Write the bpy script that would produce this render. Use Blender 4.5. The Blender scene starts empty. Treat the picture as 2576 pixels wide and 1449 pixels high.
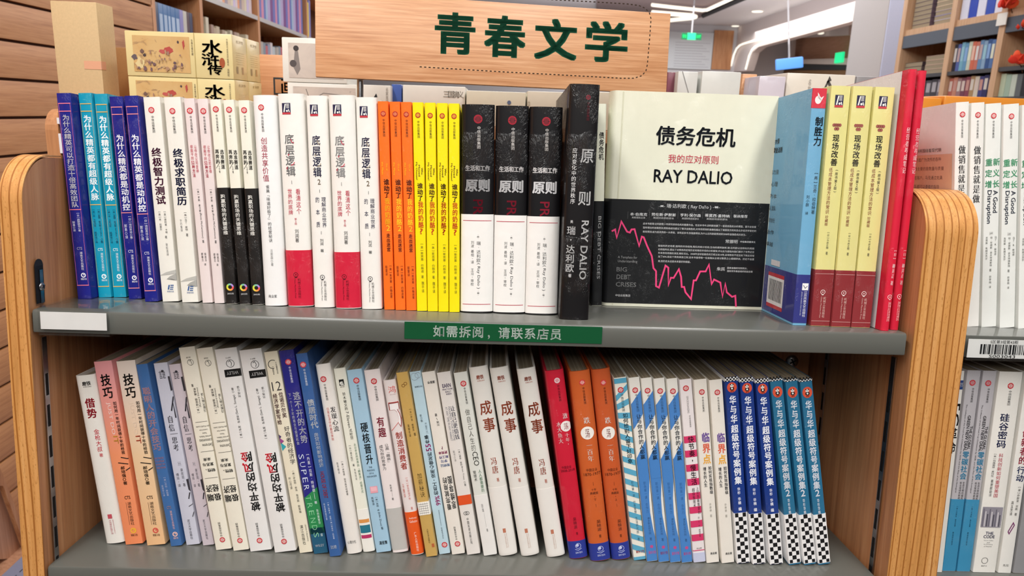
import bpy, bmesh, math, random
import numpy as np
from mathutils import Matrix, Vector
random.seed(7)
S = bpy.context.scene
COL = S.collection
# ------------------------------------------------------------------ frames
F, CX, CY = 1874.0, 1288.0, 724.5          # focal length and centre for a 2576x1449 frame
TILT = math.radians(5.04)                  # the display case leans back on its stand
H0 = 1.30                                  # height of the upper shelf lip above the floor
MC = Matrix.Translation((0, 0, H0)) @ Matrix.Rotation(-TILT, 4, 'X')     # case frame -> world
_d = Vector((-46, -273, F)).normalized()
_v = Vector((-425, 12936, F)); _v -= _d * _v.dot(_d); _v.normalize()
_x = _v.cross(_d)
RC = Matrix(((_x.x, _d.x, -_v.x), (_x.y, _d.y, -_v.y), (_x.z, _d.z, -_v.z)))   # case axes -> camera axes
CAM_C = Vector((-0.0217, -0.71, 0.1368))
CAM_W = MC @ CAM_C
cam = bpy.data.cameras.new('camera'); cam_o = bpy.data.objects.new('camera', cam); COL.objects.link(cam_o)
flip = Matrix(((1, 0, 0), (0, -1, 0), (0, 0, -1)))
cam_o.matrix_world = MC @ (Matrix.Translation(CAM_C) @ (RC.transposed() @ flip).to_4x4())
cam.sensor_width = 36; cam.lens = F / 2576 * 36; cam.clip_start = 0.02; cam.clip_end = 60
cam.dof.use_dof = True; cam.dof.focus_distance = 0.76; cam.dof.aperture_fstop = 14.0
S.camera = cam_o
# ------------------------------------------------------------------ light and exposure
S.view_settings.view_transform = 'Standard'; S.view_settings.look = 'None'
S.view_settings.gamma = 1.0; S.view_settings.use_curve_mapping = False
S.view_settings.exposure = -0.2
W = bpy.data.worlds.new('shop_light'); S.world = W; W.use_nodes = True
W.node_tree.nodes['Background'].inputs[0].default_value = (1.0, 0.97, 0.94, 1)
W.node_tree.nodes['Background'].inputs[1].default_value = 0.07
def area(name, loc, size, power, color=(1, 0.98, 0.95), rot=(0, 0, 0)):
    l = bpy.data.lights.new(name, 'AREA'); l.shape = 'RECTANGLE'; l.size, l.size_y = size
    l.energy = power; l.color = color
    o = bpy.data.objects.new(name, l); COL.objects.link(o); o.location = loc; o.rotation_euler = rot
    return o
area('ceiling_light_strip', (-0.7, -0.85, 2.85), (0.22, 2.2), 45, rot=(math.radians(12), 0, 0))
area('ceiling_light_strip', (0.7, -0.85, 2.85), (0.22, 2.2), 45, rot=(math.radians(12), 0, 0))
area('ceiling_light_panel', (0.0, -3.0, 2.85), (2.6, 0.8), 46, rot=(math.radians(40), 0, 0))
area('ceiling_light_panel', (0.0, 1.6, 2.85), (3.0, 1.6), 34)
area('ceiling_light_panel', (1.5, 4.5, 2.85), (4.0, 3.5), 130)
area('ceiling_light_panel', (2.5, 9.0, 2.85), (3.0, 5.0), 150)
area('cove_uplight', (1.6, 7.5, 2.2), (3.5, 5.0), 60, rot=(math.pi, 0, 0), color=(1, .97, 1))  # added upward fill to brighten the ceiling; no fixture stands here

def _ray(px, py):
    return RC.transposed() @ Vector((px - CX, py - CY, F))
def cp(px, py, ax, val):                   # photo point on a case-frame plane
    r = _ray(px, py); return CAM_C + r * ((val - CAM_C[ax]) / r[ax])
def wp(px, py, ax, val):                   # photo point on a room-frame plane
    r = MC.to_3x3() @ _ray(px, py); return CAM_W + r * ((val - CAM_W[ax]) / r[ax])

# ------------------------------------------------------------------ materials
def lin(h):
    h = h.lstrip('#'); c = [int(h[i:i + 2], 16) / 255 for i in (0, 2, 4)]
    return tuple(x / 12.92 if x <= 0.04045 else ((x + 0.055) / 1.055) ** 2.4 for x in c) + (1,)
MATS = {}
def new_mat(name):
    m = bpy.data.materials.new(name); m.use_nodes = True
    return m, m.node_tree, m.node_tree.nodes['Principled BSDF']
def nd(t, k, **kw):
    n = t.nodes.new(k)
    for a, b in kw.items(): setattr(n, a, b)
    return n
def coords(t, scale=(1, 1, 1), kind='Object', rot=(0, 0, 0)):
    c = nd(t, 'ShaderNodeTexCoord'); m = nd(t, 'ShaderNodeMapping')
    m.inputs['Scale'].default_value = scale; m.inputs['Rotation'].default_value = rot
    t.links.new(c.outputs[kind], m.inputs[0]); return m.outputs[0]
def noise(t, vec, scale, detail=3, rough=0.5, dist=0):
    n = nd(t, 'ShaderNodeTexNoise'); t.links.new(vec, n.inputs['Vector'])
    n.inputs['Scale'].default_value = scale; n.inputs['Detail'].default_value = detail
    n.inputs['Roughness'].default_value = rough; n.inputs['Distortion'].default_value = dist
    return n.outputs[0]
def ramp(t, fac, stops):
    r = nd(t, 'ShaderNodeValToRGB'); t.links.new(fac, r.inputs[0])
    e = r.color_ramp.elements
    while len(e) > len(stops): e.remove(e[-1])
    while len(e) < len(stops): e.new(0.5)
    for i, (p, c) in enumerate(stops):
        e[i].position = p; e[i].color = lin(c) if isinstance(c, str) else (c, c, c, 1)
    return r.outputs[0]
def mix(t, fac, a, b, mode='MIX'):
    m = nd(t, 'ShaderNodeMix', data_type='RGBA', blend_type=mode)
    for s, v in ((0, fac), (6, a), (7, b)):
        if hasattr(v, 'is_output'): t.links.new(v, m.inputs[s])
        else: m.inputs[s].default_value = v
    return m.outputs[2]
def film(t, b, amount=1.0):
    """shrink-wrap over print: a clear coat whose own normal is crumpled"""
    b.inputs['Coat Weight'].default_value = 0.55 * amount; b.inputs['Coat Roughness'].default_value = 0.06
    v = coords(t, (60, 60, 26)); n1 = noise(t, v, 1.5, 4, 0.62, 1.8)
    rid = nd(t, 'ShaderNodeMath', operation='PINGPONG'); t.links.new(n1, rid.inputs[0]); rid.inputs[1].default_value = 0.11
    v2 = coords(t, (30, 30, 240), rot=(0, 0.5, 0)); n2 = noise(t, v2, 1.0, 2, 0.5, 0.4)
    patch = ramp(t, noise(t, coords(t, (22, 22, 14)), 1.0, 1), [(0.46, 0.0), (0.62, 1.0)])
    ad = nd(t, 'ShaderNodeMath', operation='MULTIPLY_ADD'); t.links.new(n2, ad.inputs[0]); ad.inputs[1].default_value = 0.10
    t.links.new(rid.outputs[0], ad.inputs[2])
    mu = nd(t, 'ShaderNodeMath', operation='MULTIPLY'); t.links.new(ad.outputs[0], mu.inputs[0]); t.links.new(patch, mu.inputs[1])
    bp = nd(t, 'ShaderNodeBump'); bp.inputs['Strength'].default_value = 1.0 * amount; bp.inputs['Distance'].default_value = 0.024
    t.links.new(mu.outputs[0], bp.inputs['Height']); t.links.new(bp.outputs[0], b.inputs['Coat Normal'])
def M(col, kind='film'):
    """paint / print material by colour; kind: film (shrink-wrapped), matte, metal"""
    k = (col, kind)
    if k in MATS: return MATS[k]
    m, t, b = new_mat('%s_%s' % (kind, col.strip('#')))
    c = lin(col)
    v = coords(t, (1, 1, 1)); n = noise(t, v, 90, 2)
    out = mix(t, ramp(t, n, [(0.3, 0.0), (0.8, 1.0)]), tuple(x * 0.965 for x in c[:3]) + (1,), c)
    t.links.new(out, b.inputs['Base Color'])
    b.inputs['Roughness'].default_value = 0.5; b.inputs['Specular IOR Level'].default_value = 0.2
    if kind == 'film': film(t, b)
    elif kind == 'soft': film(t, b, 0.45)
    elif kind == 'matte': b.inputs['Roughness'].default_value = 0.7
    elif kind == 'gloss':
        b.inputs['Roughness'].default_value = 0.35; b.inputs['Coat Weight'].default_value = 0.35; b.inputs['Coat Roughness'].default_value = 0.12
    MATS[k] = m; return m
def grad_mat(name, stops, z0, z1, kind='film'):
    k = (name, 'grad')
    if k in MATS: return MATS[k]
    m, t, b = new_mat(name); c = nd(t, 'ShaderNodeTexCoord'); s = nd(t, 'ShaderNodeSeparateXYZ')
    t.links.new(c.outputs['Object'], s.inputs[0])
    r = nd(t, 'ShaderNodeMapRange'); t.links.new(s.outputs[2], r.inputs[0]); r.inputs[1].default_value = z0; r.inputs[2].default_value = z1
    t.links.new(ramp(t, r.outputs[0], stops), b.inputs['Base Color']); b.inputs['Roughness'].default_value = 0.5
    film(t, b, 1 if kind == 'film' else 0.4); MATS[k] = m; return m
def pages():
    if 'pages' in MATS: return MATS['pages']
    m, t, b = new_mat('paper_edges'); v = coords(t, (1400, 3, 3)); n = noise(t, v, 1, 2)
    t.links.new(ramp(t, n, [(0.25, '#685c4a'), (0.5, '#94866f'), (0.8, '#b3a48c')]), b.inputs['Base Color'])
    b.inputs['Roughness'].default_value = 0.85
    bp = nd(t, 'ShaderNodeBump'); bp.inputs['Strength'].default_value = 0.4; bp.inputs['Distance'].default_value = 0.0004
    t.links.new(n, bp.inputs['Height']); t.links.new(bp.outputs[0], b.inputs['Normal'])
    MATS['pages'] = m; return m
def wood(name, c_dark, c_mid, c_light, grain='z', streak=1.0, rough=0.42, lines=None, coat=0.15):
    """grain = axis along which the grain runs"""
    if name in MATS: return MATS[name]
    m, t, b = new_mat(name)
    sc = {'x': (2.2, 60, 60), 'y': (60, 2.2, 60), 'z': (60, 60, 2.2)}[grain]
    v = coords(t, sc); n = noise(t, v, 2.0 * streak, 5, 0.62, 0.35)
    base = ramp(t, n, [(0.28, c_dark), (0.5, c_mid), (0.72, c_light)])
    sc2 = {'x': (9, 420, 420), 'y': (420, 9, 420), 'z': (420, 420, 9)}[grain]
    n2 = noise(t, coords(t, sc2), 1.3, 2)
    base = mix(t, ramp(t, n2, [(0.52, 0.0), (0.72, 0.5)]), base, lin(c_dark))
    n3 = noise(t, coords(t, {'x': (.9, 7, 7), 'y': (7, .9, 7), 'z': (7, 7, .9)}[grain]), 1.5, 2)
    base = mix(t, ramp(t, n3, [(0.35, 0.0), (0.7, 0.38)]), base, lin(c_light))
    if lines:                              # dark growth lines running up the rounded edging
        vx = coords(t, (1, 1, 1)); w = nd(t, 'ShaderNodeTexWave', wave_type='BANDS', bands_direction='X', wave_profile='SIN')
        t.links.new(vx, w.inputs[0]); w.inputs['Scale'].default_value = lines; w.inputs['Distortion'].default_value = 9.0
        w.inputs['Detail'].default_value = 2; w.inputs['Detail Scale'].default_value = 0.35
        vv = coords(t, (70, 6, 6)); t.links.new(vv, w.inputs[0]); w.inputs['Scale'].default_value = lines / 70
        base = mix(t, ramp(t, w.outputs[1], [(0.84, 0.0), (0.985, 0.85)]), base, lin('#8f5218'))
        sp = noise(t, coords(t, (900, 900, 240)), 1.0, 2)
        base = mix(t, ramp(t, sp, [(0.60, 0.0), (0.68, 0.55)]), base, lin('#a06a2c'))
    t.links.new(base, b.inputs['Base Color']); b.inputs['Roughness'].default_value = rough
    b.inputs['Coat Weight'].default_value = coat; b.inputs['Coat Roughness'].default_value = 0.25
    bp = nd(t, 'ShaderNodeBump'); bp.inputs['Strength'].default_value = 0.12; bp.inputs['Distance'].default_value = 0.0005
    t.links.new(n2, bp.inputs['Height']); t.links.new(bp.outputs[0], b.inputs['Normal'])
    MATS[name] = m; return m
def metal_paint(name, col, rough=0.3):
    if name in MATS: return MATS[name]
    m, t, b = new_mat(name); n = noise(t, coords(t), 700, 2)
    b.inputs['Base Color'].default_value = lin(col); b.inputs['Roughness'].default_value = rough
    b.inputs['Specular IOR Level'].default_value = 0.6; b.inputs['Coat Weight'].default_value = 0.3; b.inputs['Coat Roughness'].default_value = rough
    bp = nd(t, 'ShaderNodeBump'); bp.inputs['Strength'].default_value = 0.1; bp.inputs['Distance'].default_value = 0.0002
    t.links.new(n, bp.inputs['Height']); t.links.new(bp.outputs[0], b.inputs['Normal']); MATS[name] = m; return m
def steel(name='bare_steel', col='#b8b8ba', rough=0.3):
    if name in MATS: return MATS[name]
    m, t, b = new_mat(name); n = noise(t, coords(t), 60, 2)
    t.links.new(ramp(t, n, [(0.3, col), (0.8, '#8c8c90')]), b.inputs['Base Color'])
    b.inputs['Metallic'].default_value = 1; b.inputs['Roughness'].default_value = rough; MATS[name] = m; return m
def emit(name, col, power):
    if name in MATS: return MATS[name]
    m, t, b = new_mat(name); b.inputs['Base Color'].default_value = lin(col)
    b.inputs['Emission Color'].default_value = lin(col); b.inputs['Emission Strength'].default_value = power
    MATS[name] = m; return m
def clear_plastic():
    if 'clear' in MATS: return MATS['clear']
    m = bpy.data.materials.new('clear_plastic'); m.use_nodes = True; t = m.node_tree; t.nodes.clear()
    o = nd(t, 'ShaderNodeOutputMaterial'); g = nd(t, 'ShaderNodeBsdfGlossy'); p = nd(t, 'ShaderNodeBsdfTransparent'); x = nd(t, 'ShaderNodeMixShader'); fr = nd(t, 'ShaderNodeLayerWeight'); fr.inputs[0].default_value = 0.12; mr = nd(t, 'ShaderNodeMapRange'); mr.inputs[3].default_value = 0.035; mr.inputs[4].default_value = 0.8; t.links.new(fr.outputs['Facing'], mr.inputs[0])
    g.inputs['Roughness'].default_value = 0.05; p.inputs[0].default_value = (0.985, 0.99, 0.99, 1)
    bp = nd(t, 'ShaderNodeBump'); bp.inputs['Strength'].default_value = 0.3; bp.inputs['Distance'].default_value = 0.002
    t.links.new(noise(t, coords(t), 40, 2), bp.inputs['Height']); t.links.new(bp.outputs[0], g.inputs['Normal'])
    t.links.new(mr.outputs[0], x.inputs[0]); t.links.new(p.outputs[0], x.inputs[1]); t.links.new(g.outputs[0], x.inputs[2]); t.links.new(x.outputs[0], o.inputs[0])
    MATS['clear'] = m; return m

# ------------------------------------------------------------------ mesh helpers
def link(name, me, parent=None, label=None, cat=None, group=None, kind=None, mat=None):
    o = bpy.data.objects.new(name, me); COL.objects.link(o)
    if parent: o.parent = parent
    if label: o['label'] = label
    if cat: o['category'] = cat
    if group: o['group'] = group
    if kind: o['kind'] = kind
    if mat and me: me.materials.append(mat)
    return o
def box_bm(x0, x1, y0, y1, z0, z1, bev=0, seg=2):
    bm = bmesh.new()
    bmesh.ops.create_cube(bm, size=1)
    for v in bm.verts:
        v.co = Vector((x0 if v.co.x < 0 else x1, y0 if v.co.y < 0 else y1, z0 if v.co.z < 0 else z1))
    if bev: bmesh.ops.bevel(bm, geom=bm.edges[:], offset=bev, segments=seg, affect='EDGES', profile=0.6)
    return bm
def join_bm(bm, other):
    me = bpy.data.meshes.new('tmp'); other.to_mesh(me); other.free(); bm.from_mesh(me); bpy.data.meshes.remove(me)
def to_mesh(bm, name='mesh', smooth=False, mats=()):
    bmesh.ops.recalc_face_normals(bm, faces=bm.faces[:])
    me = bpy.data.meshes.new(name); bm.to_mesh(me); bm.free()
    for m in mats: me.materials.append(m)
    if smooth:
        me.polygons.foreach_set('use_smooth', [True] * len(me.polygons))
        me.set_sharp_from_angle(angle=math.radians(35))
    return me
def box(name, x0, x1, y0, y1, z0, z1, mat, parent=None, bev=0, frame=None, **kw):
    o = link(name, to_mesh(box_bm(x0, x1, y0, y1, z0, z1, bev), name, bev > 0), parent, mat=mat, **kw)
    if frame is not None and parent is None: o.matrix_world = frame
    return o
def prism(pts, axis, a0, a1, bev=0):
    """polygon pts (2D) extruded along axis; the 2D coordinates are the two other axes in order"""
    bm = bmesh.new(); L = []
    for a in (a0, a1):
        r = []
        for p in pts:
            c = [p[0], p[1]]; c.insert(axis, a); r.append(bm.verts.new(c))
        L.append(r)
    n = len(pts)
    bm.faces.new(L[0]); bm.faces.new(L[1][::-1])
    for i in range(n): bm.faces.new((L[0][i], L[0][(i + 1) % n], L[1][(i + 1) % n], L[1][i]))
    if bev:
        bmesh.ops.recalc_face_normals(bm, faces=bm.faces[:])
        es = [e for e in bm.edges if len(e.link_faces) == 2 and e.calc_face_angle(0) > 0.9]
        bmesh.ops.bevel(bm, geom=es, offset=bev, segments=2, affect='EDGES')
    return bm
def tube_bm(pts, r, n=10):
    bm = bmesh.new(); rings = []
    for i, p in enumerate(pts):
        p = Vector(p); a = Vector(pts[max(0, i - 1)]); b = Vector(pts[min(len(pts) - 1, i + 1)])
        t = (b - a).normalized(); u = t.orthogonal().normalized() if i == 0 else (u - t * u.dot(t)).normalized(); w = t.cross(u)
        rings.append([bm.verts.new(p + (u * math.cos(k * math.tau / n) + w * math.sin(k * math.tau / n)) * r) for k in range(n)])
    for i in range(len(rings) - 1):
        for k in range(n): bm.faces.new((rings[i][k], rings[i][(k + 1) % n], rings[i + 1][(k + 1) % n], rings[i + 1][k]))
    bm.faces.new(rings[0]); bm.faces.new(rings[-1][::-1])
    return bm

# ------------------------------------------------------------------ lettering
_fc = bpy.data.curves.new('lettering_source', 'FONT'); _fc.resolution_u = 2
_fo = bpy.data.objects.new('lettering_source', _fc); COL.objects.link(_fo)
_gc = {}
OFFS = {'n': 0.0, 'x': 0.0, 'b': 0.0, 'h': 0.0, 't': -0.010, 's': -0.010}
SHIFT = {'b': ((-.013, -.008), (.013, .008), (.013, -.008), (-.013, .008), (0, .012), (0, -.012)), 'h': tuple((.025 * math.cos(i * math.tau / 7 + .3), .019 * math.sin(i * math.tau / 7 + .3)) for i in range(7)), 'x': tuple((x * .03, y * .027) for x in (-1, 0, 1) for y in (-1, 0, 1)), 's': ((-.024, 0), (.024, 0), (0, 0))}
def glyph(s, style='n', cell=True):
    k = (s, style, cell)
    if k in _gc: return _gc[k]
    _fc.body = s; _fc.offset = OFFS[style]
    me = bpy.data.meshes.new_from_object(_fo); me.calc_loop_triangles()
    v = np.empty(len(me.vertices) * 3); me.vertices.foreach_get('co', v); v = v.reshape(-1, 3)[:, :2].copy()
    t = np.empty(len(me.loop_triangles) * 3, dtype=int); me.loop_triangles.foreach_get('vertices', t); t = t.reshape(-1, 3)
    bpy.data.meshes.remove(me)
    if len(v) == 0: _gc[k] = (v, t); return _gc[k]
    if cell and ord(s[0]) > 0x2000: v -= np.array([0.5, 0.38])
    elif cell: v = (v - (v.min(0) + v.max(0)) / 2) * 1.15
    else:
        lo, hi = v.min(0), v.max(0); v = (v - (lo + hi) / 2) / np.maximum(hi - lo, 1e-6)
    if style in SHIFT:                     # heavier faces: the same outline struck several times, slightly apart
        q = 1.0 if cell else min(1.0, 1.6 / max(len(s), 1))
        n = len(v); sh = SHIFT[style]
        v = np.concatenate([v + [dx * q, dy * (1 if cell else 1.4)] for dx, dy in sh]); t = np.concatenate([t + n * i for i in range(len(sh))])
    _gc[k] = (v, t); return _gc[k]
class Print:
    """flat print in (a, b) metres: a across, b up; sheets are laid just above the surface"""
    def __init__(self): self.items = []    # part, color, verts(n,2), tris, layer
    def add(self, part, col, v, t, layer=1):
        if len(v): self.items.append((part, col, np.asarray(v, float), np.asarray(t, int), layer))
    def col_text(self, s, x, y0, y1, w, col, style='n', part='spine_lettering', up=False, layer=2, split=None, fill=0.97):
        n = len(s); p = (y1 - y0) / n      # y0 top, y1 bottom (y decreasing upward is handled by sign)
        for i, ch in enumerate(s):
            if ch in ' \u3000': continue
            br = ch in '【】[]()（）『』'
            g, t = glyph({'【': '[', '】': ']'}.get(ch, ch), style)
            if br: g = np.stack([g[:, 1], -g[:, 0]], 1) * .9
            c = y0 + p * (i + 0.5)
            g = g * [w * (-1 if up else 1), abs(p) * fill * (-1 if up else 1)] + [x, c]
            if split and ch in split[0]:
                cen = g[t].mean(1)[:, 0]; a = cen < x
                self.add(part, col, g, t[~a], layer); self.add(part, split[1], g, t[a], layer)
            else: self.add(part, col, g, t, layer)
    def h_text(self, s, x, y, w, h, col, style='n', part='spine_lettering', up=False, layer=2):
        g, t = glyph(s, style, False); k = -1 if up else 1
        self.add(part, col, g * [w * k, h * k] + [x, y], t, layer)
    def r_text(self, s, x, y0, y1, w, col, style='n', part='spine_lettering', up=False, layer=2):
        g, t = glyph(s, style, False)      # reads top to bottom, tops of letters to the right
        k = -1 if up else 1; L = y0 - y1
        g = np.stack([g[:, 1] * w * k, -g[:, 0] * L * k], 1) + [x, (y0 + y1) / 2]
        self.add(part, col, g, t, layer)
    def rect(self, x0, x1, y0, y1, col, part='spine_pattern', layer=1, skew=0):
        self.add(part, col, [(x0, y0), (x1, y0 + skew), (x1, y1 + skew), (x0, y1)], [(0, 1, 2), (0, 2, 3)], layer)
    def poly(self, pts, col, part='spine_pattern', layer=1):
        n = len(pts); self.add(part, col, pts, [(0, i, i + 1) for i in range(1, n - 1)], layer)
    def disc(self, x, y, r, col, part='publisher_emblem', layer=1, ry=None, n=20):
        self.poly([(x + r * math.cos(i * math.tau / n), y + (ry or r) * math.sin(i * math.tau / n)) for i in range(n)], col, part, layer)
    def ring(self, x, y, r, w, col, part='publisher_emblem', layer=1, a0=0, a1=math.tau, n=18):
        v = []; t = []
        for i in range(n + 1):
            a = a0 + (a1 - a0) * i / n
            v += [(x + r * math.cos(a), y + r * math.sin(a)), (x + (r - w) * math.cos(a), y + (r - w) * math.sin(a))]
            if i: k = 2 * i; t += [(k - 2, k, k + 1), (k - 2, k + 1, k - 1)]
        self.add(part, col, v, t, layer)
    def line(self, pts, w, col, part='spine_pattern', layer=1):
        v = []; t = []
        P = [Vector(p) for p in pts]
        for i, p in enumerate(P):
            a = (P[i] - P[i - 1]).normalized() if i else None
            b = (P[i + 1] - P[i]).normalized() if i < len(P) - 1 else None
            d = ((a or b) + (b or a)); d = d.normalized() if d.length > .05 else (a or b)
            nrm = Vector((-d.y, d.x)); sc = 1.0 / max(0.45, abs(nrm.dot(Vector((-(a or b).y, (a or b).x)))))
            v += [tuple(p + nrm * w / 2 * sc), tuple(p - nrm * w / 2 * sc)]
            if i: k = 2 * i; t += [(k - 2, k, k + 1), (k - 2, k + 1, k - 1)]
        self.add(part, col, v, t, layer)
    def citic(self, x, y, r, col='#c8323c', bg='#f0ebe4', part='publisher_emblem', up=False):
        self.disc(x, y, r, col, part, 2)
        for dx in (-.36, -.12, .12, .36):
            hh = 0.5 if abs(dx) > .2 else 0.66
            self.rect(x + (dx - .055) * r * 1.2, x + (dx + .055) * r * 1.2, y - hh * r, y + hh * r, bg, part, 3)
        for sx in (-1, 1):
            self.rect(x + sx * .62 * r - .2 * r, x + sx * .62 * r + .2 * r, y - .06 * r, y + .06 * r, bg, part, 3)
    def build(self, parent, surf, nodes=(), kind='film', eps=0.00003, names=None):
        parts = {}
        for it in self.items: parts.setdefault(it[0], []).append(it)
        res = []
        for part, its in parts.items():
            cols = []; bm = bmesh.new()
            for _, col, v, t, layer in its:
                if col not in cols: cols.append(col)
                b2 = bmesh.new(); vs = [b2.verts.new((p[0], p[1], 0)) for p in v]
                for tr in t:
                    try: b2.faces.new([vs[q] for q in tr])
                    except ValueError: pass
                for x in nodes:
                    if v[:, 0].min() < x < v[:, 0].max():
                        bmesh.ops.bisect_plane(b2, geom=b2.verts[:] + b2.edges[:] + b2.faces[:], plane_co=(x, 0, 0), plane_no=(1, 0, 0), dist=1e-7)
                ci = cols.index(col)
                for vert in b2.verts: vert.co = surf(vert.co.x, vert.co.y, eps * layer)
                for f in b2.faces: f.material_index = ci
                me = bpy.data.meshes.new('t'); b2.to_mesh(me); b2.free(); bm.from_mesh(me); bpy.data.meshes.remove(me)
            me = bpy.data.meshes.new(part); bm.to_mesh(me); bm.free()
            for c in cols: me.materials.append(c if not isinstance(c, str) else M(c, kind))
            res.append(link(part, me, parent, kind='stuff'))
        return res

# ------------------------------------------------------------------ books
def spine_profile(w, D, b, n):
    """outer outline seen from above, spine towards -y; apex at y=0"""
    if b <= 0:
        r = min(0.0012, w * .12)
        front = [(-w / 2, r), (-w / 2 + r * .3, r * .3), (-w / 2 + r, 0), (w / 2 - r, 0), (w / 2 - r * .3, r * .3), (w / 2, r)]
    else:
        front = []
        for i in range(n + 1):
            s = math.sin((i / n - .5) * math.pi); x = s * w / 2
            front.append((x, b * (1 - math.sqrt(max(0, 1 - abs(s) ** 2.3)))))
    return [(-w / 2, D)] + front + [(w / 2, D)]
def u_bm(pts, t, z0, z1):
    """sheet of thickness t following the outline pts (open at the back)"""
    inner = []; n = len(pts)
    for i, p in enumerate(pts):
        a = Vector(pts[max(0, i - 1)]); c = Vector(pts[min(n - 1, i + 1)]); d = (c - a).normalized()
        inner.append((p[0] - d.y * t, p[1] + d.x * t))
    bm = bmesh.new(); g = []
    for L in (pts, inner): g.append([[bm.verts.new((q[0], q[1], z)) for q in L] for z in (z0, z1)])
    o, k = g
    for i in range(n - 1):
        bm.faces.new((o[0][i], o[0][i + 1], o[1][i + 1], o[1][i])); bm.faces.new((k[0][i + 1], k[0][i], k[1][i], k[1][i + 1]))
        bm.faces.new((o[1][i], o[1][i + 1], k[1][i + 1], k[1][i])); bm.faces.new((o[0][i + 1], o[0][i], k[0][i], k[0][i + 1]))
    for i in (0, n - 1): bm.faces.new((o[0][i], o[1][i], k[1][i], k[0][i]))
    return bm
def tree_copy(o, parent=None):
    c = o.copy(); COL.objects.link(c)
    if parent: c.parent = parent
    for ch in o.children: tree_copy(ch, c)
    return c
ROWS = {}
def book_frame(q, zs, ahead=0.0):
    (tlx, tly), (trx, try_), (blx, bly), (brx, bry) = q
    BL = cp(blx, bly, 2, zs); BR = cp(brx, bry, 2, zs); Y = (BL.y + BR.y) / 2
    BL = cp(blx, bly, 1, Y); BR = cp(brx, bry, 1, Y); TL = cp(tlx, tly, 1, Y); TR = cp(trx, try_, 1, Y)
    bm_, tm = (BL + BR) / 2, (TL + TR) / 2
    th = math.atan2(tm.x - bm_.x, tm.z - bm_.z)
    r = Vector((math.cos(th), 0, -math.sin(th))); u = Vector((math.sin(th), 0, math.cos(th)))
    w = ((BR - BL).dot(r) + (TR - TL).dot(r)) / 2
    h = (tm - bm_).dot(u)
    return dict(x=bm_.x, y=Y, z=zs, th=th, w=w, h=h)
def build_book(design, w, h, D=0.145, hard=False, bulge=0.0, cover='#f0ede6', kind='film', yt=0, yb=1, side=None, cmat=None):
    e = bpy.data.objects.new('book', None); COL.objects.link(e); e.empty_display_size = 0.02
    n = 12; prof = spine_profile(w, D, bulge, n); t = 0.0022 if hard else 0.0006
    cm = cmat or M(cover, kind)
    link('cover', to_mesh(u_bm(prof, t, 0, h), 'cover', True), e, mat=cm)
    i = 0.003 if hard else 0.0004
    pb = [(-w / 2 + t, D - i), (-w / 2 + t, max(bulge, .0012) + t), (w / 2 - t, max(bulge, .0012) + t), (w / 2 - t, D - i)]
    link('page_block', to_mesh(prism(pb, 2, i, h - i), 'page_block'), e, mat=pages())
    nodes = [p[0] for p in prof[2:-2]]
    fr = prof[1:-1]; xs = [p[0] for p in fr]; ys = [p[1] for p in fr]
    def surf(a, b, ep):
        a = max(-w / 2, min(w / 2, a)); return Vector((a, float(np.interp(a, xs, ys)) - 0.00023 - ep, b))
    P = Print(); k = h / (yb - yt)
    class D_:                              # design helper: photo rows -> height on the spine
        pass
    d = D_(); d.P = P; d.w = w; d.h = h; d.u = k
    d.y = lambda py: h - (py - yt) * k
    d.x = lambda f: f * w
    d.col = lambda s, x, a, b, cw, c, st='n', up=False, part='spine_lettering', **kw: P.col_text(s, x * w, *((d.y(b), d.y(a)) if up else (d.y(a), d.y(b))), cw * w, c, st, part, up, **kw)
    d.txt = lambda s, x, yc, cw, ph, c, st='n', up=False, part='spine_lettering', **kw: P.h_text(s, x * w, d.y(yc), cw * w, ph * k, c, st, part, up, **kw)
    d.rot = lambda s, x, a, b, cw, c, st='n', up=False, part='spine_lettering', **kw: P.r_text(s, x * w, d.y(a), d.y(b), cw * w, c, st, part, up, **kw)
    d.rect = lambda x0, x1, a, b, c, layer=1, part='spine_pattern': P.rect(x0 * w, x1 * w, d.y(b), d.y(a), c, part, layer)
    d.citic = lambda x, yc, r, c='#c8323c', bg='#f0ebe4': P.citic(x * w, d.y(yc), r * k, c, bg)
    d.disc = lambda x, yc, r, c, layer=2, ry=None, part='publisher_emblem': P.disc(x * w, d.y(yc), r * k, c, part, layer, ry and ry * k)
    d.ring = lambda x, yc, r, wd, c, layer=2, a0=0, a1=math.tau, part='publisher_emblem': P.ring(x * w, d.y(yc), r * k, wd * k, c, part, layer, a0, a1)
    d.poly = lambda pts, c, layer=1, part='spine_pattern': P.poly([(p[0] * w, d.y(p[1])) for p in pts], c, part, layer)
    d.line = lambda pts, wd, c, layer=2, part='spine_lettering': P.line([(p[0] * w, d.y(p[1])) for p in pts], wd * k, c, part, layer)
    def band(a, b, c, name='belly_band', off=0.0002, mat=None):
        z1, z0 = d.y(a), d.y(b)
        pr = [(x * (1 + 2 * off / w), y - off) for x, y in prof]; pr[0] = (pr[0][0], D - .0005); pr[-1] = (pr[-1][0], D - .0005)
        link(name, to_mesh(u_bm(pr, off * .9, max(z0, 0.0004), min(z1, h - .0002)), name, True), e, mat=mat or M(c, kind))
    d.band = band
    design(d)
    P.build(e, surf, nodes, kind)
    if side:
        Ps = Print(); d.S = Ps; side(d)
        Ps.build(e, lambda a, b, ep: Vector((-w / 2 - 0.0003 - ep, a, b)), (), kind)
    return e
def place(e, f, label, cat='book', group=None, yaw=0.0):
    lift = abs(math.sin(f['th'])) * f['w'] / 2 + 0.0003
    m = Matrix.Translation((f['x'], f['y'], f['z'] + lift)) @ Matrix.Rotation(yaw, 4, 'Z') @ Matrix.Rotation(f['th'], 4, 'Y')
    e.matrix_world = MC @ m
    e['label'] = label; e['category'] = cat
    if group: e['group'] = group
PENDING = []
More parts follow.
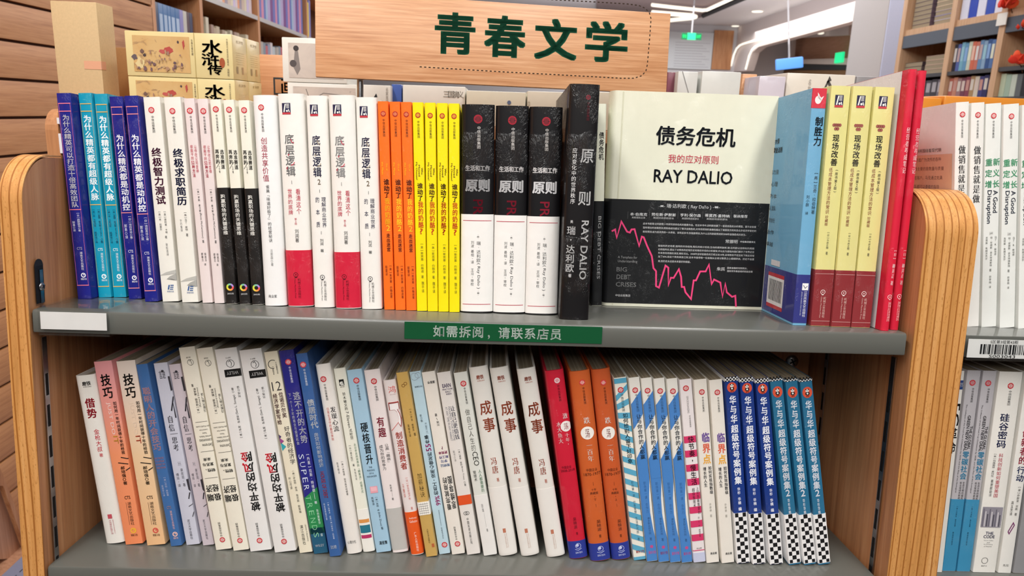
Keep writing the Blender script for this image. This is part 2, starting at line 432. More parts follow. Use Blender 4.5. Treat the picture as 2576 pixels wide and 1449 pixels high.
def series(quads, zs, labels, design, group=None, dy=None, **kw):
    """one title: same design, one copy per quad"""
    fs = [book_frame(q, zs) for q in quads]
    PENDING.append((fs, zs, labels, design, group, kw))
    return fs
def flush(row):
    """separate neighbours that touch, then build"""
    allf = sorted([f for p in row for f in p[0]], key=lambda f: f['x'])
    for p in row:
        w = sum(f['w'] for f in p[0]) / len(p[0]) * .985; h = sum(f['h'] for f in p[0]) / len(p[0])
        for f in p[0]: f['w'] = w; f['h'] = h
    def edge(f, s, top):
        z = f['h'] if top else 0
        return f['x'] + s * f['w'] / 2 * math.cos(f['th']) + z * math.sin(f['th'])
    for it in range(60):
        f0 = allf[0]
        if row[0][1] == Z1 and f0['x'] < XL + .05:      # the first book stands inside the side panel
            for z, zt in ((0, 0), (1, ZTL)):
                ov = XL + .0006 - (f0['x'] - f0['w'] / 2 * math.cos(f0['th']) + zt * math.sin(f0['th']))
                if ov > 0 and z == 0: f0['x'] += ov
                elif ov > 0: f0['th'] += ov / ZTL
        for a, b in zip(allf, allf[1:]):
            if a.get('free') or b.get('free'): continue
            o0 = edge(a, 1, 0) + .0005 - edge(b, -1, 0); o1 = edge(a, 1, 1) + .0005 - edge(b, -1, 1)
            if o1 > o0 + 1e-5 and o1 > 0:  # leaning into each other: straighten
                k = (o1 - max(o0, 0)) / 2 / .21; a['th'] -= k * .5; b['th'] += k * .5
            elif o0 > 0: a['x'] -= o0 * .5; b['x'] += o0 * .5
    for fs, zs, labels, design, group, kw in row:
        kw = dict(kw); kw['D'] = min(kw.get('D', .145), .2205 - max(f['y'] for f in fs))
        e0 = build_book(design, fs[0]['w'], fs[0]['h'], **kw)
        for i, f in enumerate(fs):
            e = e0 if i == 0 else tree_copy(e0)
            place(e, f, labels[i] if isinstance(labels, (list, tuple)) else labels, group=group)

# ================================================================== the display case
W_IN = wood('laminate_oak_upright', '#8f5836', '#b67c50', '#c9956a', 'z', 1.0, 0.45)
W_EDGE = wood('edging_oak_lines', '#b27a3e', '#cd9150', '#dba568', 'z', 1.2, 0.36, lines=44)
W_BACK = wood('laminate_oak_back', '#82492c', '#a0643c', '#b0764c', 'z', 1.0, 0.5)
GREY = metal_paint('grey_powder_coat', '#5e5f5a', 0.22)
GREYD = metal_paint('dark_slot_metal', '#3a3a3c', 0.35)
STEEL = steel()
YF = -0.004                                # front edge of the side panels
XL = cp(62, 600, 1, YF).x                  # inner faces of the side panels
XR = cp(2326, 600, 1, YF).x
XE = cp(2281, 841, 1, 0).x                 # free end of the shelves
Z1 = 0.0                                   # upper shelf surface (case frame)
Z2 = cp(147, 1426, 1, 0).z                 # lower shelf surface
DEPTH = 0.235
XLo = cp(3, 600, 1, YF).x; XRo = cp(2460, 600, 1, YF).x
ZTL = cp(150, 391, 1, YF + 0.05).z         # top of the left panel
ZTR = cp(2305, 474, 1, YF + 0.04).z
ZB = -1.27
LIP = 0.0225
def panel_profile(zt, r, y1):
    pts = [(YF, ZB)]
    pts.append((YF, zt - r - .012)); pts.append((YF, zt - r - .003))
    for i in range(17):
        a = math.pi - i / 16 * math.pi / 2
        pts.append((YF + r + r * math.cos(a), zt - r + r * math.sin(a)))
    pts += [(y1, zt), (y1, ZB)]
    return pts
case = link('display_bookcase', None, label='oak veneer display bookcase with rounded side panels leaning back, two grey metal shelves', cat='bookcase')
case.matrix_world = MC
def side_panel(x0, x1, zt, inner_sign):
    """core board with veneer faces and a bent edging strip wrapped round its front"""
    r = 0.045
    o = link('side_panel', to_mesh(prism([(min(y + 0.0025, DEPTH), z) for y, z in panel_profile(zt - .0025, r, DEPTH)], 0, x0 + .0012, x1 - .0012), 'side_panel'), case, mat=W_IN)
    # edging: U strip along the profile
    pts = panel_profile(zt, r, DEPTH)[:-1]
    bm = bmesh.new(); rows = []
    nx = 6
    for (y, z) in pts:
        rows.append([bm.verts.new((x0 + (x1 - x0) * k / nx, y, z)) for k in range(nx + 1)])
    for i in range(len(rows) - 1):
        for k in range(nx): bm.faces.new((rows[i][k], rows[i][k + 1], rows[i + 1][k + 1], rows[i + 1][k]))
    bm.normal_update(); bmesh.ops.solidify(bm, geom=bm.faces[:], thickness=0.0012)
    link('edging_strip', to_mesh(bm, 'edging_strip', True), o, mat=W_EDGE)
    return o
pl = side_panel(XLo, XL - 0.0005, ZTL, 1)
pr = side_panel(XR + 0.0005, XRo, ZTR, -1)
box('back_panel', XL, XR, DEPTH - 0.012, DEPTH, ZB, 0.07, W_BACK, case)
box('plinth', XL, XR, 0.02, 0.04, ZB, ZB + 0.1, W_BACK, case)
def shelf(z, x0, x1, par, name='metal_shelf', lip=LIP, y0=0.0, y1=None):
    y1 = y1 or DEPTH - 0.014
    prof = [(y0 + .003, z), (y0 + .0009, z - .0009), (y0, z - .003), (y0, z - lip + .002), (y0 + .0006, z - lip + .0006), (y0 + .002, z - lip),
            (y0 + .02, z - lip), (y0 + .02, z - lip + .0012), (y0 + .0016, z - lip + .0016), (y0 + .0014, z - .0025), (y1, z - .0025), (y1, z)]
    return link(name, to_mesh(prism(prof, 0, x0, x1), name, True), par, mat=GREY)
shelf(Z1, XL + .0005, XE, case)
shelf(Z2, XL + .0005, XE, case)
# slotted steel uprights let into the side panels
def slotted(x, s, ya, yb, z0, z1, zs):
    st = box('slotted_upright', min(x, x + s * .0008), max(x, x + s * .0008), ya, yb, z0, z1, steel(), case)
    n = int((z1 - z0) / 0.032)
    for i in range(n):
        zc = z0 + 0.016 + i * 0.032
        x2 = x + s * .0011
        box('slot', min(x, x2), max(x, x2), ya + (yb - ya) * .3, ya + (yb - ya) * .8, zc - .011, zc + .011, M('#141416', 'matte'), st)
    return st
ya = 0.012
slotted(XL, 1, ya, ya + .0075, Z2 - .12, -0.03, 0)
slotted(XR, -1, ya + .01, ya + .018, Z2 - .12, -0.03, 0)
slotted(XR, -1, .17, .178, Z2 - .1, -0.03, 0)
# keyhole slot above the upper shelf
kz0, kz1 = 0.004, cp(128, 662, 0, XL).z
ks = box('keyhole_slot', XL, XL + .0006, ya - .004, ya + .009, kz0, kz1, M('#1b1c22', 'matte'), case, bev=0.0002)
kb = bmesh.new(); bmesh.ops.create_cone(kb, cap_ends=True, segments=20, radius1=.0065, radius2=.0065, depth=.0006)
bmesh.ops.transform(kb, matrix=Matrix.Translation((XL + .0003, ya + .0025, kz1)) @ Matrix.Rotation(math.pi / 2, 4, 'Y'), verts=kb.verts[:])
link('keyhole_end', to_mesh(kb, 'keyhole_end'), case, mat=M('#26262c', 'matte'))
box('bracket', XL + .0004, XL + .0018, ya + .001, ya + .006, .004, kz1 - .004, steel('blued_steel', '#5a6078', 0.25), case)
def screw(name, par, m, r=.0055):
    b = bmesh.new(); bmesh.ops.create_uvsphere(b, u_segments=20, v_segments=10, radius=r)
    for v in b.verts: v.co.z = max(v.co.z, 0) * .45
    o = link(name, to_mesh(b, name, True), par, mat=STEEL); o.matrix_local = m
    for a in (0.5, 0.5 + math.pi / 2):
        c = link('cross_recess', to_mesh(box_bm(-r * .55, r * .55, -r * .1, r * .1, r * .4, r * .47), 'cross_recess'), o, mat=M('#202020', 'matte'))
        c.rotation_euler = (0, 0, a)
    return o
screw('screw', case, Matrix.Translation((XL + .0016, ya + .0035, .02)) @ Matrix.Rotation(math.pi / 2, 4, 'Y'), .0042)
sp = cp(1992, 909, 1, DEPTH - .012)
screw('screw', case, Matrix.Translation((sp.x, sp.y, sp.z)) @ Matrix.Rotation(math.pi / 2, 4, 'X'), .0085)

# price label holder, clipped over the upper shelf lip at the left
def sheet_print(P, parent, y, kind='gloss', eps=0.00005):
    return P.build(parent, lambda a, b, ep: Vector((a, y - ep, b)), (), kind, eps)
def holder(x0, x1, z_top, z_bot, label, paper='#f4f2f0'):
    root = link('label_holder', None, label=label, cat='label holder'); root.matrix_world = MC
    yf = -.0035
    link('paper_insert', to_mesh(box_bm(x0 + .0015, x1 - .0025, yf - .0004, yf, max(z_bot, -LIP - .0012) + .002, min(z_top, .0) - .001, .0001, 1), 'paper_insert'), root, mat=M(paper, 'matte'))
    z_top = max(z_top, .0); z_bot = min(z_bot, -LIP - .0012)
    prof = [(.055, z_top + .0015), (yf - .0012, z_top + .001), (yf - .0016, z_top - .001), (yf - .0016, z_bot + .001), (yf - .001, z_bot), (.010, z_bot - .0004)]
    inner = [(y + (.0007 if i > 0 and i < 5 else 0), z - (.0007 if i < 3 else -.0007)) for i, (y, z) in enumerate(prof)]
    bm = bmesh.new(); L = []
    for pr_ in (prof, inner):
        L.append([[bm.verts.new((x, y, z)) for (y, z) in pr_] for x in (x0, x1)])
    a, b = L; n = len(prof)
    for i in range(n - 1):
        bm.faces.new((a[0][i], a[0][i + 1], a[1][i + 1], a[1][i])); bm.faces.new((b[0][i], b[1][i], b[1][i + 1], b[0][i + 1]))
        for s in (0, 1): bm.faces.new((a[s][i], b[s][i], b[s][i + 1], a[s][i + 1]))
    for i in (0, n - 1): bm.faces.new((a[0][i], a[1][i], b[1][i], b[0][i]))
    link('clear_sleeve', to_mesh(bm, 'clear_sleeve'), root, mat=clear_plastic(), label='clear plastic sleeve folded over the shelf')
    return root
ha = cp(95, 770, 1, -.004); hb = cp(276, 838, 1, -.004)
HL = holder(ha.x, hb.x, cp(100, 774, 1, -.004).z, cp(180, 835, 1, -.004).z, 'clear plastic label holder with blank white card on the left end of the upper shelf')
# green notice stuck on the shelf lip
g0 = cp(1018, 809, 1, 0); g1 = cp(1018, 852, 1, 0); g2 = cp(1514, 849, 1, 0)
gx0, gx1 = g0.x, g2.x; gz1 = -0.0018; gz0 = gz1 - (g0.z - g1.z) * .99
gr = link('notice_sticker', to_mesh(box_bm(gx0, gx1, -.0009, -.0002, gz0, gz1), 'notice_sticker'), label='dark green notice strip with white Chinese characters stuck on the upper shelf edge', cat='sign', mat=M('#12502f', 'gloss'))
gr.matrix_world = MC
P = Print(); gm = (gz0 + gz1) / 2
for i, ch in enumerate('如需拆阅,请联系店员'):
    ax = gx0 + (1104 + i * 32.6 - 1018) / 496 * (gx1 - gx0)
    if ch == ',':
        P.h_text(',', ax - .002, gm - .0045, .0018, .004, '#e4efe8', 'h', 'notice_lettering', layer=1); continue
    g, t = glyph(ch, 'b'); P.add('notice_lettering', '#e4efe8', g * .0118 + [ax, gm], t, 1)
sheet_print(P, gr, -.0009)

# ================================================================== the sign board above
SY0, SY1 = 0.252, 0.312
sA = cp(794, 193, 1, SY0); sB = cp(1676, 236, 1, SY1)
sang = math.atan2(SY1 - SY0, sB.x - sA.x); sw = math.hypot(SY1 - SY0, sB.x - sA.x)
sframe = MC @ Matrix.Translation((sA.x, SY0, 0)) @ Matrix.Rotation(sang, 4, 'Z')
def sp_(px, py):                           # photo point on the sign face -> sign coordinates
    inv = sframe.inverted(); o = inv @ CAM_W; r = (inv.to_3x3() @ (MC.to_3x3() @ _ray(px, py)))
    p = o + r * ((-0.0 - o.y) / r.y); return p
za = sp_(794, 193).z; zb = sp_(1676, 236).z
stilt = math.atan2(zb - za, sw)
W_SIGN = wood('sign_oak', '#a86c40', '#cb9468', '#dbac84', 'x', 2.4, 0.42)
sign = link('category_sign', None, label='oak sign board with large dark green Chinese characters above the upper books', cat='sign')
sign.matrix_world = sframe @ Matrix.Translation((0, 0, za)) @ Matrix.Rotation(-stilt, 4, 'Y')
SM = sign.matrix_world.inverted()
def sg(px, py):
    o = SM @ CAM_W; r = SM.to_3x3() @ (MC.to_3x3() @ _ray(px, py)); p = o + r * (-o.y / r.y); return (p.x, p.z)
sH = sg(800, -25)[1]
link('board', to_mesh(box_bm(0, sw, 0.0, 0.009, 0, sH, .0008), 'board', True), sign, mat=W_SIGN)
P = Print()
for ch, (xa, ya_, xb, yb_) in zip('青春文学', ((1094, 28, 1195, 140), (1219, 36, 1321, 148), (1346, 44, 1450, 154), (1474, 50, 1577, 160))):
    a = sg(xa, ya_); b = sg(xb, yb_); g, t = glyph(ch, 'x')
    g = (g - (g.min(0) + g.max(0)) / 2) / (g.max(0) - g.min(0))
    P.add('sign_lettering', '#0f5138', g * [b[0] - a[0], a[1] - b[1]] + [(a[0] + b[0]) / 2, (a[1] + b[1]) / 2], t, 1)
path = [sg(x, y) for x, y in ((1365, -2), (1480, 4), (1580, 10), (1608, 14), (1626, 22), (1636, 34), (1638, 48), (1634, 100), (1628, 168), (1624, 182), (1612, 193), (1594, 197), (1560, 197), (1400, 188), (1250, 180), (1054, 168))]
seg = 0; acc = 0; pos = Vector(path[0]); pts = [pos.copy()]
for q in path[1:]:
    q = Vector(q)
    while (q - pos).length > .0028:
        pos = pos + (q - pos).normalized() * .0028; pts.append(pos.copy())
for i in range(0, len(pts) - 1, 2): P.line([pts[i], pts[i + 1]], .0014, '#33251a', 'dashed_border', 1)
P.build(sign, lambda a, b, ep: Vector((a, -ep, b)), (), 'matte')
px_ = sg(905, 215)[0]
zlow = -0.5
link('pole', to_mesh(tube_bm([(px_, .014, zlow), (px_, .014, sH)], .0042, 14), 'pole', True), sign, mat=steel('bright_steel', '#d0d0d2', .22), label='slim steel pole behind the board')

# ================================================================== upper shelf books
HUNAN = '湖南文艺出版社'; CITIC = '中信出版集团'; CMP = '机械工业出版社'
def hunan(d, y0, ink, ring, off=0):
    d.txt('CTS', .02, y0, .36, 7, ink, 'b'); d.col(HUNAN, .1, y0 + 8, y0 + 56, .2, ink)
    d.ring(.1, y0 + 69, 6.2, 2.6, ring); d.disc(.12, y0 + 68, 1.5, ring); d.txt('博集天卷', .1, y0 + 79, .42, 5, ring)
def frame_lines(d, ys, c, x0=-.42, x1=.42):
    for y in ys: d.rect(x0, x1, y - 1, y + 1, c, 1)
    for x in (x0 + .03, x1 - .03): d.rect(x - .008, x + .008, ys[0], ys[-1], c, 1)
def dn1(d):
    frame_lines(d, (261, 280, 524, 718), '#ee7d92')
    d.col('为什么精英可以打造十倍高效团队', .02, 288, 519, .5, '#f4f4fa', 'b', part='spine_title')
    d.col('【日】麻野耕司○著', .16, 531, 580, .2, '#dcdcf0'); d.col('郭勇○译', -.2, 553, 580, .2, '#dcdcf0')
    hunan(d, 623, '#e8e8f4', '#f0f0fa')
series([((145, 236), (183, 236), (201, 753), (236, 753))], Z1, 'navy paperback with pink rules and the longest white title, leftmost on the upper shelf', dn1, yt=236, yb=753, cover='#171d80')
def dt(d):
    frame_lines(d, (262, 280, 510.5, 719), '#e8b45c')
    d.col('为什么精英都有超级人脉', .02, 289, 500, .58, '#f6fbfb', 'h', part='spine_title')
    d.col('【美】里德·霍夫曼', .18, 521, 566, .19, '#0d4a66'); d.rot('(Reid Hoffman)', .18, 568, 590, .14, '#0d4a66'); d.col('○著', .2, 594, 608, .2, '#0d4a66')
    d.col('【美】本·卡斯诺查', -.2, 521, 566, .19, '#0d4a66'); d.col('路蒙佳○译', -.2, 578, 608, .19, '#0d4a66')
    hunan(d, 624, '#e8f4f6', '#f0fafa')
series([((188, 236), (225, 236), (243, 749), (275, 749)), ((233, 237), (269, 237), (285, 749), (317, 749))], Z1,
       ['teal paperback with gold rules, right beside the leftmost navy book', 'teal paperback with gold rules, left of a navy paperback'], dt, 'teal paperbacks on the upper shelf', yt=236, yb=747, cover='#0f96b4')
def dn2(d):
    frame_lines(d, (266, 284, 530, 725), '#ec8f96')
    d.col('为什么精英都是动机控', .02, 333, 525, .58, '#f4f4fa', 'h', part='spine_title')
    d.col('【日】池田贵将○著', .18, 537, 597, .22, '#dcdcf0'); d.col('郭勇○译', -.18, 559, 597, .22, '#dcdcf0')
    hunan(d, 629, '#e8e8f4', '#f0f0fa')
series([((273, 240), (308, 240), (323, 753), (357, 753)), ((312, 247), (347, 247), (364, 760), (398, 760))], Z1,
       ['navy paperback with short white title, touching the teal paperbacks', 'navy paperback with short white title, touching the white paperbacks'], dn2, 'navy paperbacks on the upper shelf', yt=240, yb=753, cover='#171d80')
def citic_head(d, x, ye, r, y0, y1, cw=.17, ink='#2a2a2a', red='#c8323c', bg='#efe9e2'):
    d.citic(x, ye, r, red, bg); d.col(CITIC, x + .03, y0, y1, cw, ink)
def smoke(d, y):
    d.poly([(-.5, y + 6), (-.1, y - 2), (.5, y - 8), (.5, y + 2), (.1, y + 4)], '#b9b8b2'); d.poly([(-.1, y + 16), (.1, y + 9), (.5, y + 2), (.5, y + 20), (.2, y + 15)], '#a9a8a3')
def logoE(d, y):
    d.poly([(-.02, y - 6), (.06, y - 6), (-.02, y + 6), (-.1, y + 6)], '#3b5f9a', 2, 'publisher_emblem')
    for k in (-6, -1, 4): d.rect(.06 - k * .005, .26 - k * .005, y + k, y + k + 2.4, '#3b5f9a', 2, 'publisher_emblem')
    d.txt('财智优品', .06, y + 11, .4, 4.5, '#3b5f9a')
def dz1(d):
    citic_head(d, -.06, 277.5, 7.4, 291, 333)
    d.col('终极智力测试', .0, 369, 512, .6, '#5c1a42', 'h', part='spine_title')
    d.col('【英】菲利普·卡特', .16, 527, 585, .14, '#444'+'444'[0:3]); d.col('著', .1, 590, 598, .14, '#444444'); d.col('【英】肯·拉塞尔', -.16, 527, 577, .14, '#444444'); d.col('张松洁译', .1, 609, 642, .14, '#777777')
    smoke(d, 686); logoE(d, 723)
series([((358, 246), (403, 246), (409, 760), (449, 760))], Z1, 'off-white paperback with maroon block title, right of the navy books', dz1, yt=246, yb=760, cover='#eae7de')
def dz2(d):
    citic_head(d, -.04, 280, 7.4, 293, 335)
    d.col('终极求职简历', .06, 371, 514, .6, '#1d2350', 'h', part='spine_title')
    d.col('【美】马丁·耶特', .18, 529, 578, .15, '#444444'); d.col('著', .18, 584, 593, .15, '#444444'); d.col('于巧鲁译', -.12, 548, 580, .14, '#888888')
    smoke(d, 702); logoE(d, 726)
series([((410, 246), (455, 246), (458, 762), (499, 762))], Z1, 'off-white paperback with navy block title, left of the pale pink pair', dz2, yt=246, yb=762, cover='#eae7de')
def d52(d):
    citic_head(d, .0, 279, 7.4, 291, 334, .22)
    d.col('很能干的', -.16, 362, 400, .26, '#c0304c', part='spine_title'); d.txt('52', -.16, 406, .28, 8, '#c0304c', 'b'); d.col('种方法', -.14, 411, 443, .28, '#b82444', 'b', part='spine_title')
    d.col('让你在公司显得', .2, 362, 432, .26, '#c0304c', part='spine_title')
    d.col('【美】', .08, 470, 488, .2, '#333333'); d.col('罗斯·麦卡蒙', .1, 490, 530, .2, '#333333'); d.rot('(Ross McCammon)', .12, 532, 596, .2, '#333333'); d.col('著', .14, 600, 609, .2, '#333333')
    d.col('廖春兰', -.08, 633, 656, .2, '#333333'); d.col('徐淑玉', .22, 633, 656, .2, '#333333'); d.col('译', .12, 660, 667, .2, '#333333')
series([((461, 249), (489, 249), (509, 763), (535, 763)), ((495, 250), (523, 250), (539, 764), (565, 764))], Z1,
       ['slim pale pink paperback with red lettering, beside the navy-titled off-white one', 'slim pale pink paperback with red lettering, touching the black-bottomed trio'], d52, 'pale pink paperbacks on the upper shelf', yt=249, yb=763, cover='#e6d8d6')
def drace(d):
    citic_head(d, .0, 276, 7.4, 288, 331, .2)
    d.col('选准赛道', .24, 374, 423, .36, '#1c1c1c', 'b', part='spine_title'); d.col('再奔跑', -.2, 373, 410, .36, '#1c1c1c', 'b', part='spine_title')
    d.line([(-.38, 420), (.02, 404)], .9, '#1c1c1c'); d.col('七平著', -.1, 413, 432, .14, '#333333')
    d.band(469, 767, '#1f1c1b', 'black_spine_block')
    d.col('跑赢职场的关键思维', .0, 485, 588, .44, '#f2f0ea', 'b', part='spine_title', layer=4)
    for i, c in enumerate(('#7fbfa0', '#c7d84a', '#e9d648', '#f2a24c', '#ea5a5a', '#b08ad8')): d.ring(.0, 722, 9.5, 4.6, c, 4, i * math.tau / 6 + 1.2, (i + 1) * math.tau / 6 + 1.2)
    d.txt('24HOURS', .0, 739, .6, 4, '#d8d8d8', layer=4)
series([((527, 252), (555, 252), (569, 766), (596, 766)), ((560, 253), (589, 253), (603, 767), (630, 767)), ((598, 253), (627, 253), (635, 768), (661, 768))], Z1,
       ['slim paperback half cream half black, touching the pale pink pair', 'slim paperback half cream half black, middle one of its trio', 'slim paperback half cream half black, touching the thick white hardcover'], drace, 'cream and black paperbacks on the upper shelf', yt=252, yb=766, cover='#ece9da')
def dvalue(d):
    citic_head(d, -.12, 271, 7.4, 284, 331, .115, '#4a4a4a')
    d.col('创造共享价值', -.08, 343, 454, .29, '#a8304a', 'n', part='spine_title')
    d.col('雀巢『味道好极了』的经营秘诀', -.03, 461, 607, .17, '#5a5a5c'); d.col('汪若菡○著', -.02, 624, 668, .12, '#8c8c8c'); d.txt('商业家', -.08, 746, .38, 8, '#333333')
series([((632, 241), (692, 241), (664, 771), (720, 771))], Z1, 'thick white hardcover with crimson title and rounded spine, right of the black-bottomed trio', dvalue, yt=241, yb=771, cover='#efefee', hard=True, bulge=.005)
def hzlogo(d, x, y0, y1, cw, red='#c43a44'):
    d.rect(x - cw / 2, x + cw / 2, y0, y1, '#262648', 2, 'publisher_emblem')
    h = y1 - y0
    d.poly([(x - cw * .36, y1 - 1), (x - cw * .16, y0 + 2), (x - cw * .02, y0 + 2), (x - cw * .2, y1 - 1)], '#f0ece6', 3, 'publisher_emblem')
    for k in range(4): d.rect(x + cw * .0, x + cw * .36, y0 + 2 + k * h * .13, y0 + 3.4 + k * h * .13, '#f0ece6', 3, 'publisher_emblem')
    d.disc(x + cw * .08, y1 - h * .16, h * .11, '#f0ece6', 3); d.poly([(x + cw * .2, y1 - h * .35), (x + cw * .3, y1 - h * .35), (x + cw * .42, y1 - 1), (x + cw * .3, y1 - 1)], '#f0ece6', 3, 'publisher_emblem')
    d.rect(x - cw / 2, x + cw / 2, y1, y1 + h * .2, red, 2, 'publisher_emblem')
def cmp_foot(d, x, y, ink, cw=.13, y0=None, y1=None, ring=None, dx=.12):
    d.ring(x, y, 6.2, 1.3, ring or ink, 4); d.disc(x, y, 1.6, ring or ink, 4); d.rect(x - .05, x + .05, y + 5, y + 8, ring or ink, 4)
    d.col(CMP, x + dx, y0 or y + 9, y1 or y + 61, cw, ink, layer=4); d.rot('China Machine Press', x - dx * .35, (y0 or y + 9), (y1 or y + 61), cw * .45, ink, layer=4)
def accents(d, x, ys, c, cw):
    d.line([(x + cw * .14, ys[0] - 1), (x + cw * .26, ys[0] + 7), (x + cw * .46, ys[0] + 9)], 1.7, c, 4, 'spine_title')
    d.line([(x - cw * .2, ys[1] + 4), (x - cw * .08, ys[1])], 2, c, 4, 'spine_title')
    d.line([(x + cw * .44, ys[2] - 4), (x + cw * .3, ys[2] + 2), (x + cw * .05, ys[2] + 4)], 1.7, c, 4, 'spine_title')
    d.line([(x - cw * .34, ys[3] - 3), (x - cw * .38, ys[3] + 3)], 2, c, 4, 'spine_title')
def dlogic1(d):
    hzlogo(d, -.16, 259, 282, .33)
    d.col('底层逻辑', -.1, 334, 440, .38, '#8e8e8e', 'b', part='spine_title'); accents(d, -.1, (348, 384, 408, 419), '#c82a48', .38)
    d.rect(-.09, -.075, 450, 459, '#777777', 2)
    d.col('看清这个', .14, 470, 535, .19, '#c02c4a'); d.col('世界的底牌', -.18, 470, 537, .19, '#c02c4a')
    d.col('第2版', .0, 544, 562, .1, '#c02c4a'); d.col('刘润著', .02, 572, 607, .16, '#333333')
    d.band(627, 771, '#cf1f3c', 'red_spine_block'); cmp_foot(d, -.1, 690, '#5c0f1c', .12)
series([((695, 236), (762, 236), (721, 773), (788, 773)), ((825, 242), (889, 242), (843, 778), (907, 778))], Z1,
       ['thick white hardcover with grey title and red bottom, right of the crimson-titled hardcover', 'thick white hardcover with grey title and red bottom, between two navy-titled hardcovers'], dlogic1, 'white hardcovers with red bottoms', yt=236, yb=773, cover='#efece6', hard=True, bulge=.005)
def dlogic2(d):
    hzlogo(d, -.12, 264, 287, .38)
    d.col('底层逻辑', -.07, 338, 443, .42, '#232350', 'b', part='spine_title'); accents(d, -.07, (352, 386, 412, 422), '#a99a84', .42)
    d.txt('2', .0, 454, .14, 13, '#9b8c78', 'b'); d.rect(.0, .02, 473, 481, '#777777', 2)
    d.col('理解商业世界', .18, 491, 569, .22, '#2a2a4a'); d.col('的\u3000本\u3000质', -.12, 491, 569, .2, '#2a2a4a')
    d.rect(.0, .02, 578, 586, '#777777', 2); d.col('刘润\u3000著', .02, 597, 632, .18, '#222222')
    cmp_foot(d, -.02, 696, '#4a4a4e', .13)
series([((767, 242), (822, 242), (789, 775), (841, 775)), ((893, 246), (947, 246), (909, 779), (960, 779))], Z1,
       ['white hardcover with navy title and numeral 2, between the two red-bottomed ones', 'white hardcover with navy title and numeral 2, touching the slim orange books'], dlogic2, 'white hardcovers with navy titles', yt=242, yb=775, cover='#efece6', hard=True, bulge=.004)
def dmaze(d):
    citic_head(d, .0, 286, 6.6, 298, 342, .24, '#5a2410', '#b02a24', '#f4a070')
    d.rot('Out of', .2, 408, 426, .14, '#f7c21e'); d.rot('the Maze', -.22, 404, 436, .16, '#f7c21e')
    d.col('谁动了', .1, 446, 494, .56, '#54200f', 'h', part='spine_title'); d.col('我的奶酪', .12, 494, 562, .52, '#fac92a', 'b', part='spine_title'); d.txt('2', .14, 570, .36, 14, '#fac92a')
    d.col('走出迷宫', .12, 583, 630, .36, '#5c1a1a', 'b'); d.col('【美】斯宾塞·约翰逊著', .24, 663, 750, .22, '#7a2418'); d.col('殷雷译', -.16, 665, 692, .22, '#7a2418')
series([((949, 256), (977, 256), (966, 780), (993, 780)), ((979, 257), (1007, 257), (994, 781), (1021, 781)), ((1009, 258), (1035, 258), (1023, 782), (1048, 782))], Z1,
       ['slim orange paperback touching the white hardcover with numeral 2', 'slim orange paperback between two other orange ones', 'slim orange paperback touching the first yellow book'], dmaze, 'slim orange paperbacks', yt=256, yb=780, cover='#f5701e', kind='soft')
def dcheese(d):
    citic_head(d, .0, 290, 6.6, 303, 346, .24, '#4a4410', '#b82c24', '#f2d040')
    d.rot('Who', .28, 419, 436, .16, '#5a3a10', 'b'); d.rot('Moved', .02, 412, 440, .16, '#5a3a10', 'b'); d.rot('My Cheese?', -.24, 405, 449, .17, '#5a3a10', 'b')
    d.col('谁动了', .06, 456, 502, .56, '#4a2c12', 'h', part='spine_title'); d.col('我的奶酪', .08, 502, 570, .52, '#c8441e', 'b', part='spine_title'); d.txt('?', .1, 578, .28, 14, '#c8441e', 'b')
    d.col('【美】斯宾塞·约翰逊', .12, 607, 684, .26, '#77741c'); d.col('著', .12, 690, 699, .26, '#77741c'); d.col('魏平译', .14, 706, 736, .26, '#77741c')
series([((1037, 259), (1064, 259), (1049, 783), (1074, 783)), ((1067, 260), (1095, 260), (1075, 784), (1101, 784)), ((1098, 260), (1126, 260), (1102, 785), (1129, 785)), ((1128, 261), (1156, 261), (1130, 786), (1156, 786))], Z1,
       ['slim yellow paperback touching the orange books', 'slim yellow paperback, second of the four counting from the orange books', 'slim yellow paperback, third of the four counting from the orange books', 'slim yellow paperback touching the thick black and white hardcover'], dcheese, 'slim yellow paperbacks', yt=259, yb=783, cover='#f6e10c', kind='soft')
def dprinc(d):
    citic_head(d, .0, 299, 11, 316, 372, .115, '#d4d0cc', '#9a2030', '#2a2024')
    d.txt('生活和工作', .0, 420, .74, 13.5, '#efecec', 'h', part='spine_title'); d.txt('原则', .0, 463, .72, 30, '#e8e8ea', 'h', part='spine_title')
    d.rot('PR', .02, 499, 536, .28, '#9c2038', 'b', part='spine_title')
    d.band(536, 787, '#f0eeea', 'white_paper_band')
    for y in (552, 768): d.rect(-.5, .5, y - .8, y + .8, '#b8384a', 3)
    d.col('-美-', .03, 586, 600, .08, '#555555', layer=4); d.col('瑞·达利欧', .05, 604, 659, .13, '#444444', layer=4); d.rot('( Ray Dalio )', .05, 661, 727, .11, '#444444', layer=4); d.col('-著-', .05, 731, 746, .08, '#555555', layer=4)
    d.col('刘波', -.14, 603, 621, .1, '#555555', layer=4); d.col('綦相-译', -.14, 626, 663, .1, '#555555', layer=4); d.col('王沿-审校', -.14, 674, 720, .1, '#555555', layer=4)
series([((1161, 264), (1245, 264), (1157, 788), (1240, 788)), ((1249, 267), (1333, 267), (1241, 790), (1323, 790)), ((1335, 270), (1420, 270), (1324, 793), (1404, 793))], Z1,
       ['thick black hardcover with white lower band, touching the yellow books', 'thick black hardcover with white lower band, middle one of the three', 'thick black hardcover with white lower band, touching the taller all-black book'], dprinc, 'black hardcovers with white bands', yt=263, yb=790, cover='#0f0e11', hard=True, bulge=.005)
